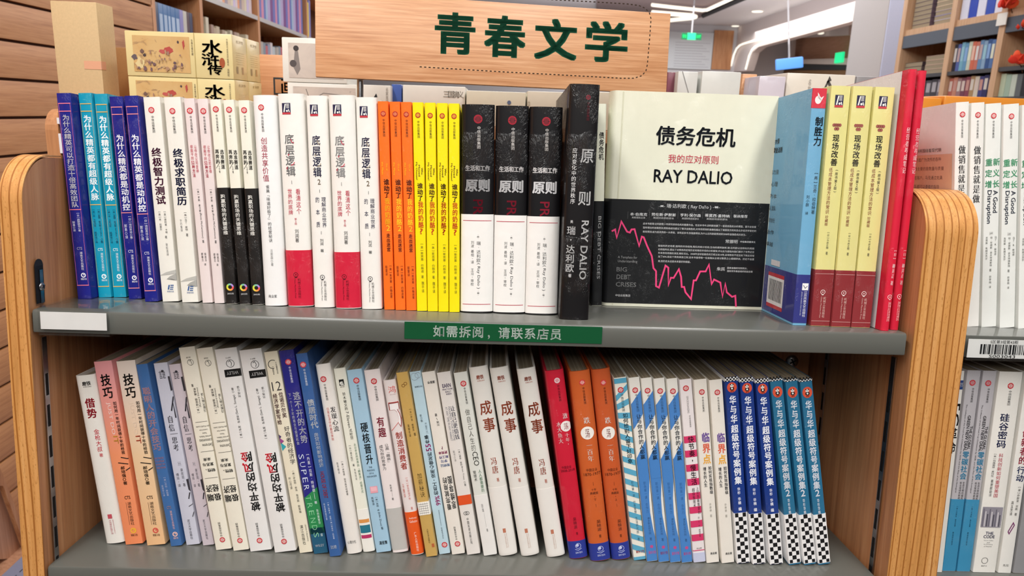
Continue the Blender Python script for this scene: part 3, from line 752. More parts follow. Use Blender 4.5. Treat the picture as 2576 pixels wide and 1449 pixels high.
def dtall(d):
    d.citic(.12, 243, 6, '#7a1c2c', '#2a2024'); d.col(CITIC, .14, 254, 300, .1, '#5c1622')
    d.col('应对变化中的世界秩序', -.24, 367, 508, .17, '#dcdcdc', 'n', part='spine_title')
    d.col('原', .18, 366, 406, .46, '#f2f2f2', 'b', part='spine_title'); d.col('则', .16, 473, 512, .46, '#f2f2f2', 'b', part='spine_title')
    d.col('美', -.24, 548, 557, .1, '#dcdcdc'); d.col('瑞·达利欧', -.24, 563, 683, .3, '#f2f2f2', 'b', part='spine_title'); d.col('著', -.22, 686, 696, .12, '#dcdcdc')
    d.rot('RAY DALIO', .22, 549, 700, .24, '#f2f2f2', 'b', part='spine_title')
series([((1429, 212), (1508, 212), (1404, 805), (1477, 805))], Z1, 'tall thick all-black book with large white characters, standing proudest on the upper shelf', dtall, yt=211, yb=806, cover='#100e10', hard=True, bulge=.004, D=.16)
def ddebt_spine(d):
    d.band(502, 770, '#17181a', 'dark_paper_band'); d.rot('BIG DEBT CRISES', .1, 540, 700, .3, '#a8a8a8', layer=4)
    d.col('债务危机', .1, 330, 400, .5, '#26282e', 'b', part='spine_title')
f = series([((1499, 262), (1527, 262), (1489, 770), (1513, 770))], Z1, 'cream and black hardcover squeezed behind the tall all-black book', ddebt_spine, yt=262, yb=770, cover='#dcdcc8', hard=True, bulge=.002)[0]
def dblue(d):
    d.rect(-.5, .5, 222, 270, '#cf3044', 1); d.disc(-.08, 250, 8, '#f4e8e6', 2, 10); d.poly([(-.14, 232), (-.02, 238), (.06, 250), (-.1, 246)], '#f4e8e6', 2, 'publisher_emblem'); d.poly([(.06, 246), (.3, 240), (.1, 256)], '#f4e8e6', 2, 'publisher_emblem')
    d.col('制胜力', .12, 290, 363, .56, '#26323c', 'h', part='spine_title')
    d.col('【美】兰奇·拉伯特著', .24, 425, 532, .26, '#2c4250'); d.col('刘小群', -.2, 484, 514, .24, '#2c4250'); d.col('译', -.2, 526, 534, .24, '#2c4250')
    d.band(687, 813, '#34387e', 'navy_bottom_block'); d.rect(-.05, .38, 709, 727, '#f0f0f0', 4, 'publisher_emblem'); d.line([(.02, 714), (.16, 722), (.32, 716)], 1.4, '#2a2a50', 5)
    d.col('江苏凤凰文艺出版社', .22, 729, 797, .24, '#e6e8f4', layer=4); d.rot('JIANGSU PHOENIX LITERATURE AND', -.04, 731, 793, .1, '#c8cce4', layer=4)
def sblue(d):
    P = d.S; h = d.h
    P.rect(.10, .135, h * .93, h * .95, '#dfe6ea', 'back_cover_print')
    P.h_text('世界顶级演讲大师', .10, h * .80, -.05, .006, '#26323c', 'b', 'back_cover_print'); P.h_text('与制胜的6大黄金法则', .095, h * .76, -.06, .006, '#26323c', 'b', 'back_cover_print')
    for i in range(7):
        z = h * (.66 - .056 * i)
        P.rect(.118, .134, z - .004, z + .004, '#8a5a4a', 'back_cover_print'); P.h_text(('沟通的力量', '心理 心理', '以人为本', '团队 团队 团队', '这以及对的信任', '团队合作', '打造卓越')[i], .09, z, -.04, .005, '#2a3c48', 'n', 'back_cover_print')
    P.rect(.030, .075, .012, .042, '#f2f2f2', 'barcode', 3)
    P.rect(.030, .075, .008, .012, '#c83040', 'barcode', 3); P.rect(.030, .075, .042, .046, '#c83040', 'barcode', 3)
    rnd = random.Random(3); x = .034
    while x < .071:
        b = rnd.choice((.0006, .001, .0014)); P.rect(x, x + b, .016, .039, '#26262a', 'barcode', 4); x += b + rnd.choice((.0007, .0011))
    P.rect(.045, .070, .054, .060, '#e8e8ec', 'back_cover_print', 3)
series([((2046, 223), (2081, 223), (1992, 818), (2030, 820))], Z1, 'light blue paperback with red top block and navy bottom, right of the face-out book', dblue, yt=222, yb=819, cover='#6fa9cc', D=.15, side=sblue)
def dyel(d):
    hzlogo(d, -.05, 239, 264, .42)
    for x in (-.2, -.1, 0, .1): d.disc(x, 312, 4, '#9c5a50', 2)
    for x in (-.1, 0): d.disc(x, 321, 4, '#9c5a50', 2)
    d.col('现场改善', -.04, 334, 413, .36, '#2c2c2c', 'b', part='spine_title')
    d.col('低成本管理方法的常识', -.16, 416, 533, .2, '#8a4a3c'); d.col('(原书第2版)', .14, 419, 481, .16, '#2c2c2c'); d.col('珍藏版', -.16, 536, 563, .17, '#8a4a3c')
    d.col('【日】今井正明', .0, 577, 622, .12, '#555544'); d.col('著', .0, 628, 637, .12, '#555544')
    d.band(675, 822, '#8a3034', 'maroon_bottom_block'); d.rect(-.5, .5, 685, 686.2, '#c89894', 3); d.rect(-.5, .5, 808, 809.2, '#c89894', 3)
    cmp_foot(d, -.02, 733, '#e0b8b0', .15, 745, 800, '#f0e0dc')
series([((2091, 217), (2142, 217), (2037, 820), (2089, 822)), ((2147, 218), (2196, 218), (2091, 823), (2139, 824)), ((2202, 220), (2253, 220), (2141, 825), (2189, 825))], Z1,
       ['pale yellow paperback with maroon bottom, touching the light blue book', 'pale yellow paperback with maroon bottom, middle one of the three', 'pale yellow paperback with maroon bottom, nearest the tall red books'], dyel, 'pale yellow paperbacks with maroon bottoms', yt=217, yb=822, cover='#ded78e', D=.15)
def dred(d):
    d.col('经营者养成笔记', .12, 313, 429, .44, '#f6e6e6', 's', part='spine_title')
    d.col('【日】', .14, 620, 648, .36, '#f6e6e6', 's'); d.col('柳井正', .14, 657, 696, .36, '#f6e6e6', 's'); d.col('著', .12, 701, 714, .36, '#f6e6e6', 's')
    cmp_foot(d, .08, 744, '#f6d6d6', .24, 757, 808, dx=.14)
def sred(d): d.S.rect(.012, .15, .0003, d.h - .0003, '#e6e4e8', 'white_board_panel')
series([((2288, 174), (2311, 174), (2216, 833), (2239, 833)), ((2313, 179), (2334, 179), (2241, 831), (2262, 831))], Z1,
       ['tall red book with white board panel showing, beside the pale yellow books', 'tall red book, rightmost on the upper shelf against the side panel'], dred, 'tall red books', yt=173, yb=833, cover='#d4203c', D=.18, hard=True, bulge=.003, side=sred)
flush(PENDING); PENDING.clear()

# face-out book
FY = cp(1715, 775, 2, 0).y
fx0 = cp(1512, 773, 1, FY).x; fx1 = cp(1916, 778, 1, FY).x
fh = cp(1745, 235, 1, FY).z; fw = fx1 - fx0; ft = 0.032
fe = link('book', None, label='cream and black hardcover displayed face out with pink falling graph on its cover', cat='book')
fe.matrix_world = MC @ Matrix.Translation((fx0, FY + ft / 2, .0004)) @ Matrix.Rotation(-math.pi / 2, 4, 'Z')
# local: -y is the spine (towards -x of the case), +x faces... the camera side is local +x after the turn
prof = spine_profile(ft, fw, .007, 12)
link('cover', to_mesh(u_bm(prof, .0024, 0, fh), 'cover', True), fe, mat=M('#e0dfca', 'film'))
link('page_block', to_mesh(prism([(-ft / 2 + .0024, fw - .004), (-ft / 2 + .0024, .009), (ft / 2 - .0024, .009), (ft / 2 - .0024, fw - .004)], 2, .003, fh - .003), 'page_block'), fe, mat=pages())
link('hinge_groove', to_mesh(box_bm(ft / 2, ft / 2 + .0003, .012, .0135, .001, fh - .001), 'hinge_groove'), fe, mat=M('#cfcdb4', 'film'))
bz = cp(1700, 506, 1, FY).z; b0 = .0035
pr2 = [(x * 1.02, y - .0003) for x, y in prof]; pr2[0] = (pr2[0][0], fw - .0008); pr2[-1] = (pr2[-1][0], fw - .0008)
link('dark_paper_band', to_mesh(u_bm(pr2, .00028, b0, bz), 'dark_paper_band', True), fe, mat=M('#191a1c', 'soft'))
inv = fe.matrix_world.inverted()
def fc(px, py):
    p = cp(px, py, 1, FY); q = inv @ (MC @ p); return (q.y, q.z)
P = Print()
def ftxt(s, xa, xb, ya_, yb_, col, st='n', part='cover_lettering'):
    a = fc(xa, (ya_ + yb_) / 2); b = fc(xb, (ya_ + yb_) / 2); u = fc((xa + xb) / 2, ya_)[1] - fc((xa + xb) / 2, yb_)[1]
    P.h_text(s, (a[0] + b[0]) / 2, (a[1] + b[1]) / 2 + 0, b[0] - a[0], u, col, st, part, False, 5)
ftxt('债务危机', 1651, 1850, 320, 367, '#23272e', 'b', 'cover_title'); ftxt('我的应对原则', 1681, 1807, 390, 411, '#c03048', 'n', 'cover_title'); ftxt('RAY DALIO', 1645, 1842, 429, 461, '#20252e', 'b', 'cover_title')
ftxt('-美-', 1657, 1673, 516, 521, '#e8e8e8'); ftxt('瑞·达利欧 ( Ray Dalio )', 1677, 1789, 514, 526, '#f0f0f0', 'b'); ftxt('-著-', 1793, 1811, 519, 524, '#e8e8e8')
for s, s2, a, b in (('本·伯南克', '美联储前主席', 1585, 1628), ('劳伦斯·萨默斯', '美国财政部前部长', 1639, 1700), ('亨利·保尔森', '美国财政部前部长', 1711, 1763), ('蒂莫西·盖特纳', '美国财政部前部长', 1773, 1835), ('联袂推荐', None, 1845, 1880)):
    ftxt(s, a, b, 535 + (a - 1585) * .02, 543 + (a - 1585) * .02, '#e4e4e4')
    if s2: ftxt(s2, a + 4, b - 5, 545 + (a - 1585) * .02, 550 + (a - 1585) * .02, '#b8b8b8')
    q = fc(a - 6, 541); P.rect(q[0], q[0] + .0002, q[1] - .004, q[1] + .004, '#6a6a6a', 'cover_lettering', 5)
for i, s in enumerate(('这本书是瑞·达利欧数十年研究债务危机的重要作品。在这本书中,达利欧创建了一套债务危机分析模型。基于这套模', '型所得出的准确预测,帮助他成功度过了数次金融危机,对市场预测的准确性超过了美国官方机构及众多经济学家的判', '断和预测,成为投资界的一大传奇。读完这本书,你就能明白,为什么达利欧能预测到2008年金融危机的发生。')):
    ftxt(s, 1617, 1902 - (i == 2) * 25, 564 + i * 10, 569.5 + i * 10, '#cfcfcf')
ftxt('常振明', 1825, 1855, 603, 612, '#f0f0f0', 'b'); ftxt('中信集团董事长', 1862, 1900, 606, 611, '#e0e0e0')
for i, s in enumerate(('恢宏的历史场景,独特的市场视角,翔实的统计检验,生动的案例剖析,瑞·达利欧以他特有的周期', '论和结构论,提出了对债务的宏观历史和微观市场的分析框架,并以此为基础向我们展示了世界近百', '年来债务周期的演变,精彩无比。2008年全球金融危机已经过去10年,全球债务不但没有下降反而增', '加了60%,在这个债务高涨之际,这本书值得每一位金融从业者以敬畏之心细细研读。历史不会重', '复,但历史永远是未来最好的镜鉴。')):
    ftxt(s, 1655, 1897 - (i == 4) * 160, 619 + i * 9, 624.5 + i * 9, '#cfcfcf')
ftxt('朱民', 1803, 1823, 672, 681, '#f0f0f0', 'b'); ftxt('国家金融研究院院长、', 1829, 1880, 672, 677, '#d8d8d8'); ftxt('国际货币基金组织前副总裁', 1829, 1893, 680, 685, '#d8d8d8')
ftxt('A Template for', 1554, 1603, 644, 652, '#8e8e8e'); ftxt('Understanding', 1554, 1603, 654, 662, '#8e8e8e')
ftxt('BIG', 1551, 1577, 672, 683, '#a4a4a4', 'b'); ftxt('DEBT', 1551, 1586, 691, 702, '#a4a4a4', 'b'); ftxt('CRISES', 1549, 1600, 710, 721, '#a4a4a4', 'b'); ftxt('中信出版集团', 1548, 1585, 740, 746, '#c8c8c8')
gp = [(175, 460), (215, 440), (232, 535), (285, 350), (350, 465), (382, 475), (400, 440), (435, 437), (487, 628), (518, 522), (540, 530), (575, 620), (632, 745), (650, 880), (680, 915), (680, 1085), (713, 1102), (787, 852), (820, 875), (820, 1078), (848, 990), (880, 992), (940, 893), (965, 980), (972, 1095), (1000, 1095), (1015, 1155), (1078, 1232), (1108, 1020), (1135, 1020), (1182, 918), (1245, 918), (1283, 840), (1312, 1062), (1340, 1010), (1412, 1045), (1437, 1205), (1468, 1055), (1485, 1155), (1545, 1207), (1582, 1195), (1590, 1320)]
P.line([fc(1500 + x / 4.529, 480 + y / 4.529) for x, y in gp], .0019, '#e8457c', 'graph_line', 6)
P.build(fe, lambda a, b, ep: Vector((ft / 2 + .00037 + ep, a, b)), (), 'soft')

# ================================================================== lower shelf books
def d_jieshi(d):
    d.txt('磨铁', .05, 969, .42, 10, '#2a2a2a', 'b'); d.txt('XIRON', .05, 977, .4, 2.6, '#2a2a2a')
    d.col('借势', .05, 1004, 1055, .5, '#c42034', 'h', part='spine_title'); d.col('金枪大叔', .12, 1081, 1139, .28, '#c42034'); d.col('著', .14, 1142, 1152, .2, '#c42034')
    d.rect(-.1, .12, 1297, 1308, '#c4505c', 2, 'publisher_emblem'); d.rot('北京联合出版公司', -.02, 1311, 1348, .12, '#c4707a'); d.rot('BEIJING UNITED PUBLISHING CO.', .12, 1311, 1348, .07, '#c4707a')
series([((187, 950), (236, 946), (263, 1371), (314, 1369))], Z2, 'shorter white book with red title, leftmost on the lower shelf', d_jieshi, yt=949, yb=1372, cover='#e9e4dc', hard=True, bulge=.004)
def skills(it, ring, jd):
    def f(d):
        d.col('技巧', .0, 942, 1004, .56, '#1e1a1a', 'h', part='spine_title')
        d.rot('JUST DO', -.08, 1012, 1092, .24, jd, 'n', part='spine_title'); d.rot('IT', .0, 1096, 1115, .24, it, 'b', part='spine_title')
        d.col('如何用一年时间获得十年的经验', .28, 1011, 1143, .2, '#1e1a1a', 'b')
        for (a, b) in (((.1, 1150), (.5, 1155)), ((-.1, 1163), (.45, 1168)), ((.25, 1184), (.5, 1178))): d.line([a, b], 2.2, '#1e1a1a')
        d.col('郝培强○著', .1, 1172, 1220, .24, '#2c2018', 'b'); d.txt('CTS', .08, 1252, .32, 8, '#4a2c1c', 'b'); d.col(HUNAN, .12, 1263, 1323, .22, '#3a2418')
        d.rect(-.06, -.045, 1264, 1322, '#6a4a3a', 2); d.ring(.1, 1337, 7, 3, ring); d.disc(.13, 1336, 2, ring); d.txt('博集天卷', .1, 1349, .38, 6, '#4a2c1c')
    return f
series([((233, 913), (282, 911), (316, 1372), (359, 1371))], Z2, 'paperback shading from pink to orange with large black title', skills('#f6c24a', '#f2b83c', '#f6dcd4'), yt=912, yb=1372, cmat=grad_mat('print_pink_orange', [(0, '#ee8a5a'), (.5, '#ef9468'), (.95, '#e79a9c')], 0, .2))
series([((291, 912), (340, 910), (369, 1374), (417, 1373))], Z2, 'cream paperback with large black title, between orange and blue ones', skills('#e0684a', '#d8584c', '#e9d2bc'), yt=912, yb=1374, cmat=grad_mat('print_cream_peach', [(0, '#e9b987'), (.5, '#ecc9a0'), (.95, '#e8d8cc')], 0, .2))
def d_meet(d):
    d.col('聪明人的开会技巧', .0, 975, 1133, .68, '#e8b4c0', 'h', part='spine_title')
    for i, s in enumerate(('100 TRICKS', 'TO APPEAR', 'SMART IN', 'MEETINGS')): d.txt(s, -.02 + .01 * i, 1151 + 8 * i, .78, 4.6, '#e8a4ac', 'b')
    d.col('【美】莎拉·库珀著', .12, 1198, 1247, .2, '#b4bcd8'); d.col('梁丽芬○译', -.2, 1218, 1247, .18, '#b4bcd8')
    hunan(d, 1276, '#e8b8b4', '#efc0b4')
series([((341, 920), (371, 918), (429, 1376), (458, 1375))], Z2, 'medium blue paperback with pink title characters near the left end', d_meet, yt=920, yb=1375, cover='#3f6ba4')
def d_conf(d):
    d.txt('言途', -.0, 944, .44, 20, '#3a3840'); d.disc(.05, 936, 3, '#3a3840', 2)
    d.line([(.42, 950), (.46, 985)], 4, '#38363e'); d.line([(.5, 1000), (.2, 1034), (.4, 1014), (.42, 1052)], 3, '#38363e')
    d.col('自信', .0, 1044, 1085, .42, '#3c3a42', 's', part='spine_title'); d.rect(-.2, .35, 1090, 1091, '#5a5860', 2); d.col('思考', .05, 1097, 1134, .42, '#3c3a42', 's', part='spine_title')
    d.col('[日]', .08, 1160, 1171, .24, '#5a5860'); d.col('泉忠司-著', .16, 1177, 1224, .2, '#5a5860'); d.col('傅玲-译', -.2, 1188, 1224, .2, '#5a5860')
    d.poly([(.36, 1206), (.5, 1206), (.5, 1238), (.4, 1232)], '#38363e', 2, 'spine_lettering'); d.line([(.45, 1240), (.3, 1256)], 2.5, '#38363e'); d.line([(.2, 1275), (.5, 1270)], 1.6, '#4a4850'); d.line([(.5, 1290), (.35, 1302)], 1.8, '#4a4850')
    d.col('武汉大学出版社', .0, 1307, 1359, .2, '#4a4850')
series([((385, 917), (421, 915), (468, 1373), (503, 1372))], Z2, 'pale bluish-grey paperback with thin dark title, touching the medium blue one', d_conf, yt=916, yb=1373, cover='#c9cad8')
series([((424, 920), (453, 918), (509, 1374), (540, 1373))], Z2, 'pale lilac-pink paperback with thin dark title, partly behind a taller cream one', d_conf, yt=918, yb=1374, cover='#cfc4cc')
def d_extreme(d):
    U = dict(up=True); k = '#2c2a28'
    d.ring(.08, 914, 7.4, .8, k); d.line([(.0, 911), (.1, 909), (.14, 918)], 1, k, part='publisher_emblem'); d.txt('商业家', .0, 902, .26, 3.4, k, **U)
    d.col('【英】理查德·戴维斯', .02, 976, 1040, .17, k, **U); d.col('著', -.06, 966, 974, .15, k, **U); d.rot('(Richard Davies)', .2, 976, 1024, .13, '#55524e', **U); d.col('冯毅齐晓飞译', .42, 990, 1038, .15, k, **U)
    d.rect(-.3, .44, 1060, 1060.8, k, 2)
    for i, (s, cw, ph) in enumerate((('the World’s Limits', .8, 4), ('Lessons from', .5, 4), ('Future:', .26, 4), ('Survival, Failure,', .76, 5), ('Economies', .86, 8), ('Extreme', .64, 8))): d.txt(s, .1 + .02 * i, (1072, 1081, 1089, 1097, 1107, 1119)[i], cw, ph, k, **U)
    d.rect(-.3, .5, 1134, 1134.8, k, 2)
    d.txt('未来', -.0, 1154, .46, 8, k, 'b', **U); d.txt('复苏与', .02, 1167, .66, 8, k, 'b', **U); d.txt('韧性、', .1, 1182, .6, 8, k, 'b', **U); d.rect(-.35, .45, 1201, 1201.8, k, 2)
    d.txt('经济', .0, 1228, .78, 18, '#1f1d1c', 'b', part='spine_title', **U); d.txt('极端', .02, 1251, .84, 18, '#1f1d1c', 'b', part='spine_title', **U)
    d.col(CITIC, .02, 1315, 1353, .16, k, **U); d.citic(.04, 1361, 6.6)
series([((448, 878), (490, 875), (542, 1386), (583, 1384)), ((493, 881), (534, 877), (586, 1388), (627, 1386))], Z2,
       ['cream paperback shelved upside down, touching the lilac-pink one', 'cream paperback shelved upside down, touching the thick white upside-down pair'], d_extreme, 'cream upside-down paperbacks', yt=877, yb=1386, cover='#ece6d6')
def d_risk(d):
    U = dict(up=True); k = '#1f1d1e'
    d.ring(.1, 920, 9.6, 1, k); d.line([(.02, 916), (.1, 913), (.16, 920), (.12, 926)], 1.1, k, part='publisher_emblem'); d.txt('湛庐卡', .05, 906, .24, 3.6, '#55524e', **U)
    d.rect(-.22, .5, 934, 952, '#161616', 2); d.txt('WILEY', .13, 943, .52, 7.5, '#e8e8e8', 'b', layer=3, **U)
    d.col('○著', .0, 978, 992, .12, '#444444', **U); d.rot('(Sam L. Savage)', .02, 996, 1044, .13, '#444444', **U); d.col('【美】萨姆·萨维奇', .02, 1046, 1104, .12, '#444444', **U); d.col('刘伟○译', .26, 975, 1004, .12, '#444444', **U)
    d.col('被平均的', .12, 1189, 1289, .44, k, 'h', part='spine_title', up=True); d.col('风险', .1, 1137, 1190, .52, k, 'h', part='spine_title', up=True, split=('风险', '#e0283a'))
    d.col(CITIC, .02, 1318, 1354, .12, k, **U); d.citic(.02, 1364, 7)
series([((538, 883), (596, 879), (629, 1390), (684, 1388)), ((600, 886), (658, 881), (690, 1393), (746, 1390))], Z2,
       ['thick white book shelved upside down with black label near its top, beside the cream pair', 'thick white book shelved upside down with black label, beside the cream one reading 12'], d_risk, 'thick white upside-down books', yt=883, yb=1390, cover='#e8e6e4')
def d_12(d):
    d.ring(.0, 920, 11, 1.4, '#2a2a2a', 2, .9, 4.9); d.rot('Creative', -.02, 925, 945, .14, '#2a2a2a'); d.col('千年储蓄家书馆', .25, 915, 944, .12, '#444444')
    d.txt('12', .0, 973, .66, 22, '#26222a', 't', part='spine_title'); d.col('位诺贝尔奖', .2, 988, 1052, .34, '#5c1c2c', 'b', part='spine_title'); d.col('经济学家写给', -.24, 990, 1067, .34, '#5c1c2c', 'b', part='spine_title')
    d.col('好奇者的经济学', .2, 1072, 1168, .42, '#26222a', 'n', part='spine_title')
    d.poly([(-.5, 1090), (-.3, 1096), (-.5, 1104)], '#4a3a6a', 2); d.poly([(-.5, 1098), (-.16, 1108), (-.44, 1115)], '#9a4a8c', 2); d.poly([(-.45, 1110), (-.08, 1122), (-.4, 1132)], '#3aa4b0', 2)
    d.col('(美)罗伯特·索洛', .1, 1182, 1236, .18, '#4a4a44'); d.col('叶心可译', -.24, 1198, 1230, .18, '#4a4a44'); d.col('詹尼斯·默里编', .1, 1243, 1292, .18, '#4a4a44')
    d.col('漓江出版社', .0, 1322, 1374, .24, '#3a3a34'); d.rot('LIJIANG PUBLISHING', .3, 1322, 1366, .12, '#6a6a60')
series([((663, 889), (698, 886), (753, 1394), (787, 1391))], Z2, 'slim cream paperback with maroon title and coloured triangles, left of the navy and green one', d_12, yt=889, yb=1394, cover='#ebe3cc')
def d_super(d):
    citic_head(d, .02, 915.5, 7.2, 926, 966, .16, '#e4e4f4', '#d8404c', '#f4e8ea')
    d.poly([(-.5, 1252), (.5, 1228), (.5, 1345), (-.5, 1345)], '#2c8a50', 1); d.poly([(-.5, 1330), (.5, 1330), (.5, 1396), (-.5, 1396)], '#245a78', 1)
    d.col('下一个10年的商业与投资机会', -.26, 990, 1118, .18, '#eef0fa', 'b'); d.col('逃不开的大势', .18, 988, 1116, .48, '#f4f6fc', 'b', part='spine_title')
    for i, c in enumerate('SUPER'): d.rot(c, -.2, 1142 + i * 19.5, 1154 + i * 19.5, .34, '#dfe8f8', 't', part='spine_title')
    for i, c in enumerate('TRENDS'): d.rot(c, -.2 + .02 * i, 1247 + i * 19, 1259 + i * 19, .34, '#8fd0a0', 't', part='spine_title')
    d.col('【丹麦】拉斯·特维德', .24, 1140, 1240, .2, '#e8ecf8'); d.rect(.22, .24, 1242, 1258, '#e8ecf8', 3); d.col('著', .24, 1262, 1270, .2, '#e8ecf8'); d.col('陈劲姜智芬', .26, 1283, 1322, .16, '#dfeeea'); d.col('译', .26, 1345, 1354, .16, '#dfeeea')
    d.txt('WILEY', .0, 1376, .6, 6, '#e8e8f0', 'b')
series([((700, 887), (739, 882), (789, 1396), (826, 1393))], Z2, 'navy paperback turning green in its lower third, with large white title', d_super, yt=887, yb=1396, cover='#2a2a84')
def d_house(d):
    citic_head(d, .0, 920, 7.2, 930, 971, .2, '#dfe6f2', '#d8404c', '#f4e8ea')
    d.col('债居时代', .1, 1004, 1077, .64, '#f2f6fc', 'h', part='spine_title'); d.col('房贷如何影响经济', .12, 1087, 1174, .4, '#e8eef8', 'b'); d.rot('HOUSE OF DEBT', .06, 1185, 1252, .34, '#d84858', 'b', part='spine_title')
    d.col('【美】阿蒂夫·迈恩【美】阿米尔·苏非著', .14, 1262, 1358, .16, '#ccd8ee'); d.col('何志强邢增艺译', -.2, 1264, 1308, .14, '#ccd8ee'); d.txt('比较', .0, 1378, .5, 9, '#e4ecf8', 'b')
series([((743, 893), (773, 891), (829, 1403), (858, 1400))], Z2, 'slate-blue paperback with bold white title and red lettering', d_house, yt=893, yb=1402, cover='#38609c')
def d_flow(d):
    citic_head(d, -.1, 957, 7.2, 968, 1009, .16)
    d.col('发现心流', .2, 1025, 1088, .38, '#26242a', 's', part='spine_title'); d.col('日常生活中的最优体验', -.14, 1026, 1108, .18, '#cc5c54')
    d.col('【美】米哈里·契克森米哈赖著', .22, 1160, 1248, .14, '#55524e'); d.col('陈秀娟译', -.1, 1162, 1192, .13, '#777777'); d.txt('心理分社', -.02, 1367, .58, 8, '#3a3a3a')
series([((792, 921), (830, 918), (872, 1397), (909, 1394))], Z2, 'white book with brush title over red subtitle, right of the slate-blue one', d_flow, yt=921, yb=1397, cover='#ede7e0', hard=True, bulge=.003)
def d_711(d):
    d.rect(-.18, .22, 958, 973, '#161616', 2, 'publisher_emblem'); d.disc(.0, 967, 4, '#f0f0e8', 3); d.poly([(-.1, 972), (.1, 962), (.18, 972)], '#f0f0e8', 3, 'publisher_emblem'); d.txt('湛庐文库', .02, 976, .36, 3, '#444444')
    d.col('铃木敏文的', .06, 989, 1034, .26, '#2e2c28', 's', part='spine_title'); d.rot('7-Eleven', .08, 1036, 1077, .22, '#2e2c28', 'n', part='spine_title'); d.col('式经营', .12, 1079, 1106, .26, '#2e2c28', 's', part='spine_title')
    d.col('从日本走向世界的『顾客流』经营方式', .28, 1116, 1242, .2, '#4c7a5c'); d.col('【日】绪方知行', -.16, 1118, 1160, .18, '#3a3a3a'); d.col('著', -.1, 1166, 1173, .18, '#3a3a3a'); d.col('朱悦玮译', -.06, 1178, 1208, .16, '#777777')
    d.band(1282, 1393, '#efece4', 'striped_paper_band')
    for a, b, c in ((1308, 1317, '#dc944c'), (1323, 1343, '#24748a'), (1348, 1357, '#b83466')): d.rect(-.5, .5, a, b, c, 3)
series([((838, 931), (868, 928), (913, 1392), (943, 1389))], Z2, 'slim ivory book with orange, teal and magenta stripes near its foot', d_711, yt=931, yb=1392, cover='#eceadb', hard=True, bulge=.002)
def d_mgr(d):
    citic_head(d, .04, 961, 7.2, 971, 1010, .17)
    d.col('硬核晋升', .06, 1063, 1169, .5, '#1c2026', 'b', part='spine_title')
    for i, s in enumerate(('THE', 'MAKING', 'OF A', 'MANAGER')): d.txt(s, .04, 1176 + 7.6 * i, (.22, .5, .3, .66)[i], 4.4, '#2c3a48')
    d.rect(-.22, .28, 1224, 1241, '#e8a4b0', 2); d.rect(-.16, .22, 1226, 1236, '#f2bcc4', 3)
    d.col('【美】朱莉·卓', .1, 1250, 1288, .17, '#2c3a48'); d.rot('(Julie Zhuo)', .12, 1290, 1326, .16, '#2c3a48'); d.col('著', .16, 1328, 1336, .17, '#2c3a48'); d.col('陈黎译', -.16, 1250, 1272, .16, '#2c3a48'); d.txt('湛佳策', .08, 1369, .54, 9, '#1c2026', 'b')
series([((871, 935), (910, 931), (946, 1393), (984, 1390))], Z2, 'sky blue paperback with black title and pink key emblem', d_mgr, yt=934, yb=1393, cover='#a5c8de')
def d_fun(d):
    citic_head(d, .04, 963, 7.2, 974, 1011, .17)
    d.col('有趣', .05, 1049, 1102, .5, '#b02848', 'b', part='spine_title'); d.col('让高『趣商』', .2, 1117, 1169, .25, '#3a3a3c'); d.col('成为你的竞争力', -.16, 1119, 1183, .25, '#3a3a3c')
    d.col('朱老丝', .05, 1219, 1238, .14, '#3a3a3c'); d.rect(.06, .07, 1239, 1251, '#555555', 2); d.col('著', .06, 1253, 1260, .14, '#3a3a3c'); d.band(1280, 1387, '#bebcb8', 'grey_paper_band')
series([((914, 936), (955, 932), (987, 1394), (1027, 1391))], Z2, 'pinkish-white book with crimson title and grey block at its foot', d_fun, yt=935, yb=1394, cover='#ece2e0', hard=True, bulge=.002)
def d_cons(d):
    d.txt('鸿', .1, 984, .56, 17, '#dc6a62'); d.txt('WALLPAPERS', .12, 996, .5, 2, '#c0a0a0')
    d.rot('r', .05, 1016, 1076, .78, '#d8605a', 'h', part='spine_title'); d.rot('r', .06, 1018, 1074, .70, '#f4eeee', 'n', part='spine_title', layer=3)
    d.line([(-.45, 1084), (.5, 1056)], 1.2, '#d8605a')
    d.col('制造消费者', .08, 1087, 1182, .54, '#e25a48', 'b', part='spine_title'); d.col('【法】安东尼加卢佐', .12, 1200, 1258, .18, '#cc6a60'); d.col('马雅译', -.24, 1216, 1252, .16, '#cc6a60'); d.col('著', .16, 1276, 1284, .18, '#cc6a60')
    d.band(1289, 1397, '#e65a1e', 'orange_paper_band'); d.txt('Anthony', .1, 1305, .6, 6, '#f4e0d4', layer=4); d.txt('Galluzzo', .1, 1313, .6, 6, '#f4e0d4', layer=4); d.col('广东人民出版社', .1, 1340, 1390, .2, '#f4e0d4', layer=4)
series([((962, 961), (995, 958), (1034, 1399), (1066, 1398))], Z2, 'shorter white book with orange-red title and bright orange foot', d_cons, yt=961, yb=1399, cover='#e8dedc', hard=True, bulge=.003)
def d_raise(d):
    d.ring(-.05, 972, 4, 1, '#7a4a20'); d.ring(.15, 968, 4, 1, '#7a4a20')
    d.col('【法】乔治·佩雷克', .2, 1028, 1085, .17, '#4a3a20'); d.col('著', .26, 1088, 1097, .2, '#4a3a20'); d.col('吴晓冬译', -.16, 1066, 1098, .18, '#4a3a20')
    d.col('加薪秘诀', .08, 1188, 1251, .42, '#3a2c18', 't', part='spine_title')
    d.band(1262, 1295, '#f2eee6', 'grid_paper_label', .0003)
    for i in range(5): d.rect(-.4 + i * .18, -.385 + i * .18, 1264, 1293, '#3a3836', 4)
    for i in range(5): d.rect(-.44, .44, 1267 + i * 5.6, 1267.8 + i * 5.6, '#3a3836', 4)
    d.col('人民文学出版社', .0, 1330, 1368, .16, '#5a4424'); d.rect(.16, .38, 1370, 1379, '#b8643c', 2, 'publisher_emblem')
